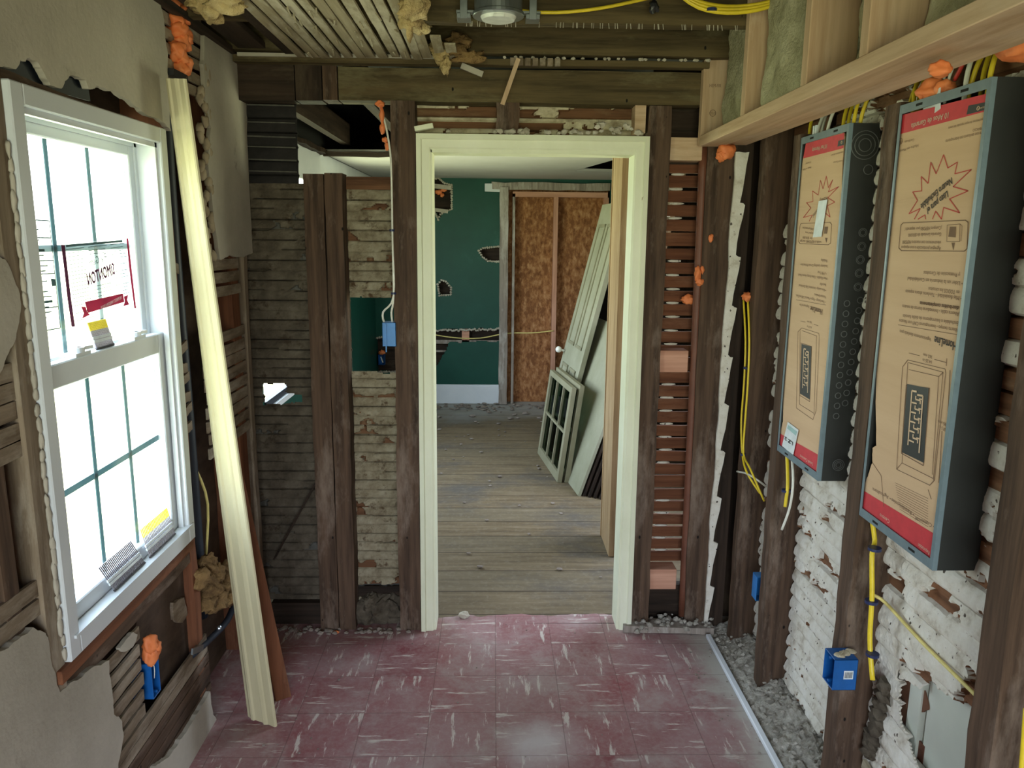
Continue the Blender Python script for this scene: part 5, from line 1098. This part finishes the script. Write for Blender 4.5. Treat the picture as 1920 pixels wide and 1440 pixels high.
# ================================================================== far room contents
t = thing('boarded_opening', 'boarded door opening of fibreboard in a pinkish stud frame, far wall', 'boarded door')
m = MB().box(.13, 1.15, 7.90, 7.915, 0, 2.165); build('fibreboard', m, M_['osb'], t)
m = MB(); m.box(.19, 1.13, 7.80, 7.89, 2.09, 2.14); build('top_plate', m, M_['pink_wood_x'], t)
for x in (.60, 1.10): m = MB().box(x, x + .042, 7.80, 7.89, .05, 2.09); build('frame_stud', m, M_['pink_wood_z'], t)
m = MB().box(.19, .215, 7.80, 7.89, .0, 2.12); build('frame_stud', m, M_['frame_wood'], t); rebase(t)
t = thing('rough_door_frame', 'rough grey timber frame round the boarded opening', 'door frame')
build('frame_side', MB().bar((.105, 7.79, 0), (.105, 7.79, 2.18), .085, .06, (0, 1, 0), jit=.003), M_['frame_wood'], t)
build('frame_head', MB().bar((-.02, 7.80, 2.19), (1.15, 7.80, 2.19), .03, .07, jit=.006), M_['frame_wood'], t); rebase(t)
m = MB().plate([oy(a, b, 7.79) for a, b in ((909, 344), (940, 344), (940, 360), (909, 359))], (0, .012, 0)); one('plaster_patch', m, M_['white_paint'], 'white patch on the green wall left of the boarded opening head', 'plaster')
def lathback(px0, py0, px1, py1, label, mat='pink_wood_x', n=1):
    m = MB(); a = oy(px0, py0, 7.86); b = oy(px1, py1, 7.86); m.box(a[0], b[0], 7.85, 7.87, a[2], b[2]); one('exposed_lath', m, M_[mat], label, 'lath')
lathback(770, 637, 945, 645, 'pale lath along the lower edge of the long slot in the green wall', 'frame_wood')
lathback(770, 656, 838, 660, 'lath across the torn corner under the long slot', 'frame_wood')
lathback(866, 612, 880, 645, 'short pinkish stud crossing the long slot in the green wall')
for pts, l in (([(807, 348), (846, 352)], 'upper left hole'), ([(807, 393), (840, 396)], 'bottom of the upper left hole')):
    m = MB(); m.bar(oy(*pts[0], 7.815), oy(*pts[1], 7.815), .012, .03, jit=.008); one('hole_edge', m, M_['chunk'], 'crumbled plaster edge at the ' + l + ' in the green wall', 'plaster')
m = MB()
for hs, cl_ in ((holesF[0], 1), (holesF[1], 1), (holesF[2], 1), (holesF[5], 1)):
    for i, a in enumerate(hs):
        b = hs[(i + 1) % len(hs)]; L = math.dist(a, b); n = max(1, int(L / .02))
        for k in range(n): f = k / n; m.lump((a[0] + (b[0] - a[0]) * f, 7.818, a[1] + (b[1] - a[1]) * f), (.013, .008, .012), i * 7 + k, 1, .6)
a, b = holesF[3][0], holesF[3][3]
for k in range(60): f = k / 60; m.lump((a[0] + (b[0] - a[0]) * f, 7.818, a[1] + (b[1] - a[1]) * f + random.uniform(-.004, .012)), (.013, .008, .012), k, 1, .6)
one('crumbled_edges', m, M_['chunk'], 'crumbly white plaster round the holes in the green wall', 'plaster', kind='stuff')
cable([oy(800, 625, 7.84), oy(850, 633, 7.84), oy(900, 634, 7.84), oy(950, 625, 7.84), oy(1000, 624, 7.79), oy(1038, 620, 7.79)], 'pale_yellow', 'yellow cable crossing the far wall slot and the fibreboard', .006)
foam([(oy(822, 360, 7.88), (.03, .02, .025)), (oy(832, 356, 7.88), (.03, .02, .02)), (oy(829, 366, 7.88), (.02, .02, .02))], 'orange foam inside the upper left hole of the green wall', 100)
foam([(oy(716, 661, 7.80), (.032, .02, .024))], 'orange foam knob over the tiny blue box in the far wall', 104)
def ex4(t): build('white_wire', MB().tube([oy(714, 669, 7.79), oy(718, 680, 7.78)], .006, 6), M_['cable_white'], t)
pb = oy(716, 674, 7.83); outlet_box((pb[0], 7.83, pb[2]), .065, .05, .105, '-y', 'tiny dark blue box in the far wall hole seen past the stud', extra=ex4)
# doors, sashes and boards leaning at the right of the far room
def leaner(base_far, base_near, top_far, th, mat, label, name, cat, detail=None):
    """slab standing on its long edge: far and near foot points, far top point (world)"""
    A, B, C_ = map(Vector, (base_far, base_near, top_far)); w = B - A; h = C_ - A; n = w.cross(h).normalized(); n = n if n.x > 0 else -n
    t = thing(name, label, cat); m = MB(); m.plate([A, B, B + h, C_], n * th); build('slab', m, M_[mat], t)
    if detail: detail(t, A, w, h, n)
    rebase(t); return t
def stiles(t, A, w, h, n):
    def pan(u0, u1, v0, v1):
        m = MB(); 
        for a, b, c, d in ((u0, u1, v0, v0 + .012), (u0, u1, v1 - .012, v1), (u0, u0 + .03, v0, v1), (u1 - .03, u1, v0, v1)):
            m.plate([A + w * a + h * c, A + w * b + h * c, A + w * b + h * d, A + w * a + h * d], -n * .007)
        build('panel_moulding', m, M_['sage_paint'], t)
    pan(.14, .45, .44, .92); pan(.55, .86, .44, .92); pan(.14, .45, .06, .36); pan(.55, .86, .06, .36)
    m = MB(); c = A + w * .07 + h * .40; m.cyl(c, c - n * .04, .010, 12); m.lump(c - n * .055, (.026, .026, .026), 1, 3, .0); build('door_knob', m, M_['porcelain'], t, smooth=True)
leaner((.40, 6.30, 0), (.47, 5.62, 0), (.875, 6.32, 1.965), .035, 'sage_light', 'tall pale panelled door with white knob leaning in the far room', 'leaning_door', 'door', stiles)
def sash_thing(A, B, C_, label, cols=3):
    A, B, C_ = map(Vector, (A, B, C_)); w = B - A; h = C_ - A; n = w.cross(h).normalized(); n = n if n.x > 0 else -n
    t = thing('window_sash', label, 'window sash', 'old sashes leaning in the far room'); th = n * .032
    def pl(m, a, b, c, d, o=0, k=1): m.plate([A + w * a + h * c + n * o, A + w * b + h * c + n * o, A + w * b + h * d + n * o, A + w * a + h * d + n * o], th * k)
    m = MB(); pl(m, 0, .07, 0, 1); pl(m, .93, 1, 0, 1); pl(m, .07, .93, 0, .09); pl(m, .07, .93, .94, 1); build('sash_frame', m, M_['sage_paint'], t)
    m = MB()
    for k in range(1, cols): f = .07 + .86 * k / cols; pl(m, f - .012, f + .012, .09, .94, .004, .6)
    pl(m, .07, .93, .50, .525, .004, .6); build('muntins', m, M_['sage_paint'], t)
    m = MB(); pl(m, .07, .93, .09, .94, .018, .1); build('glass_pane', m, M_['old_glass'], t); rebase(t)
sash_thing((.364, 5.96, 0), (.462, 5.21, 0), (.455, 5.98, .68), 'front six-pane old sash, leaning leftmost of the stack')
sash_thing((.410, 5.98, 0), (.515, 5.21, 0), (.505, 6.0, .695), 'second old sash, directly behind the front six-pane one', 2)
leaner((.52, 5.95, 0), (.60, 5.23, 0), (.74, 5.98, .70), .025, 'sage_paint', 'dusty greenish glazed panel behind the two sashes', 'glazed_panel', 'panel')
leaner((.44, 5.95, 0), (.578, 4.925, 0), (.80, 5.95, 1.10), .02, 'sage_light', 'broad plain pale board leaning behind the sashes', 'plain_panel', 'board')
for k in range(4):
    leaner((.50 + .04 * k, 5.9, 0), (.612 + .034 * k, 4.92 - .02 * k, 0), (.84 + .045 * k, 5.9, 1.02 + .02 * k), .016, 'dark_wood_z', 'dark thin board in the stack behind the plain pale board, %s' % ('frontmost', 'second', 'third', 'rearmost')[k], 'dark_board', 'board')
leaner((.58, 6.5, 0), (.70, 5.4, 0), (1.05, 6.5, 2.18), .03, 'dark_wood_z', 'tall dark door leaning behind the pale panelled door', 'dark_door', 'door')
def brk(t, A, w, h, n):
    for v in (.52, .62, .74, .86):
        m = MB(); c = A + w * .95 + h * v; m.box(c.x - .05, c.x + .01, c.y - .05, c.y, c.z, c.z + .02); build('latch', m, M_['steel'], t)
leaner((.66, 6.3, 0), (.78, 5.2, 0), (1.12, 6.3, 2.15), .03, 'old_wood_z', 'tall dark shutter with pale latches standing rearmost by the doorway', 'tall_shutter', 'shutter', brk)
m = MB(); m.bar((.62, 6.7, 2.30), (.80, 5.1, 2.30), .02, .06); one('ceiling_batten', m, M_['dark_wood_y'], 'dark batten across the torn triangle of the far ceiling', 'batten')
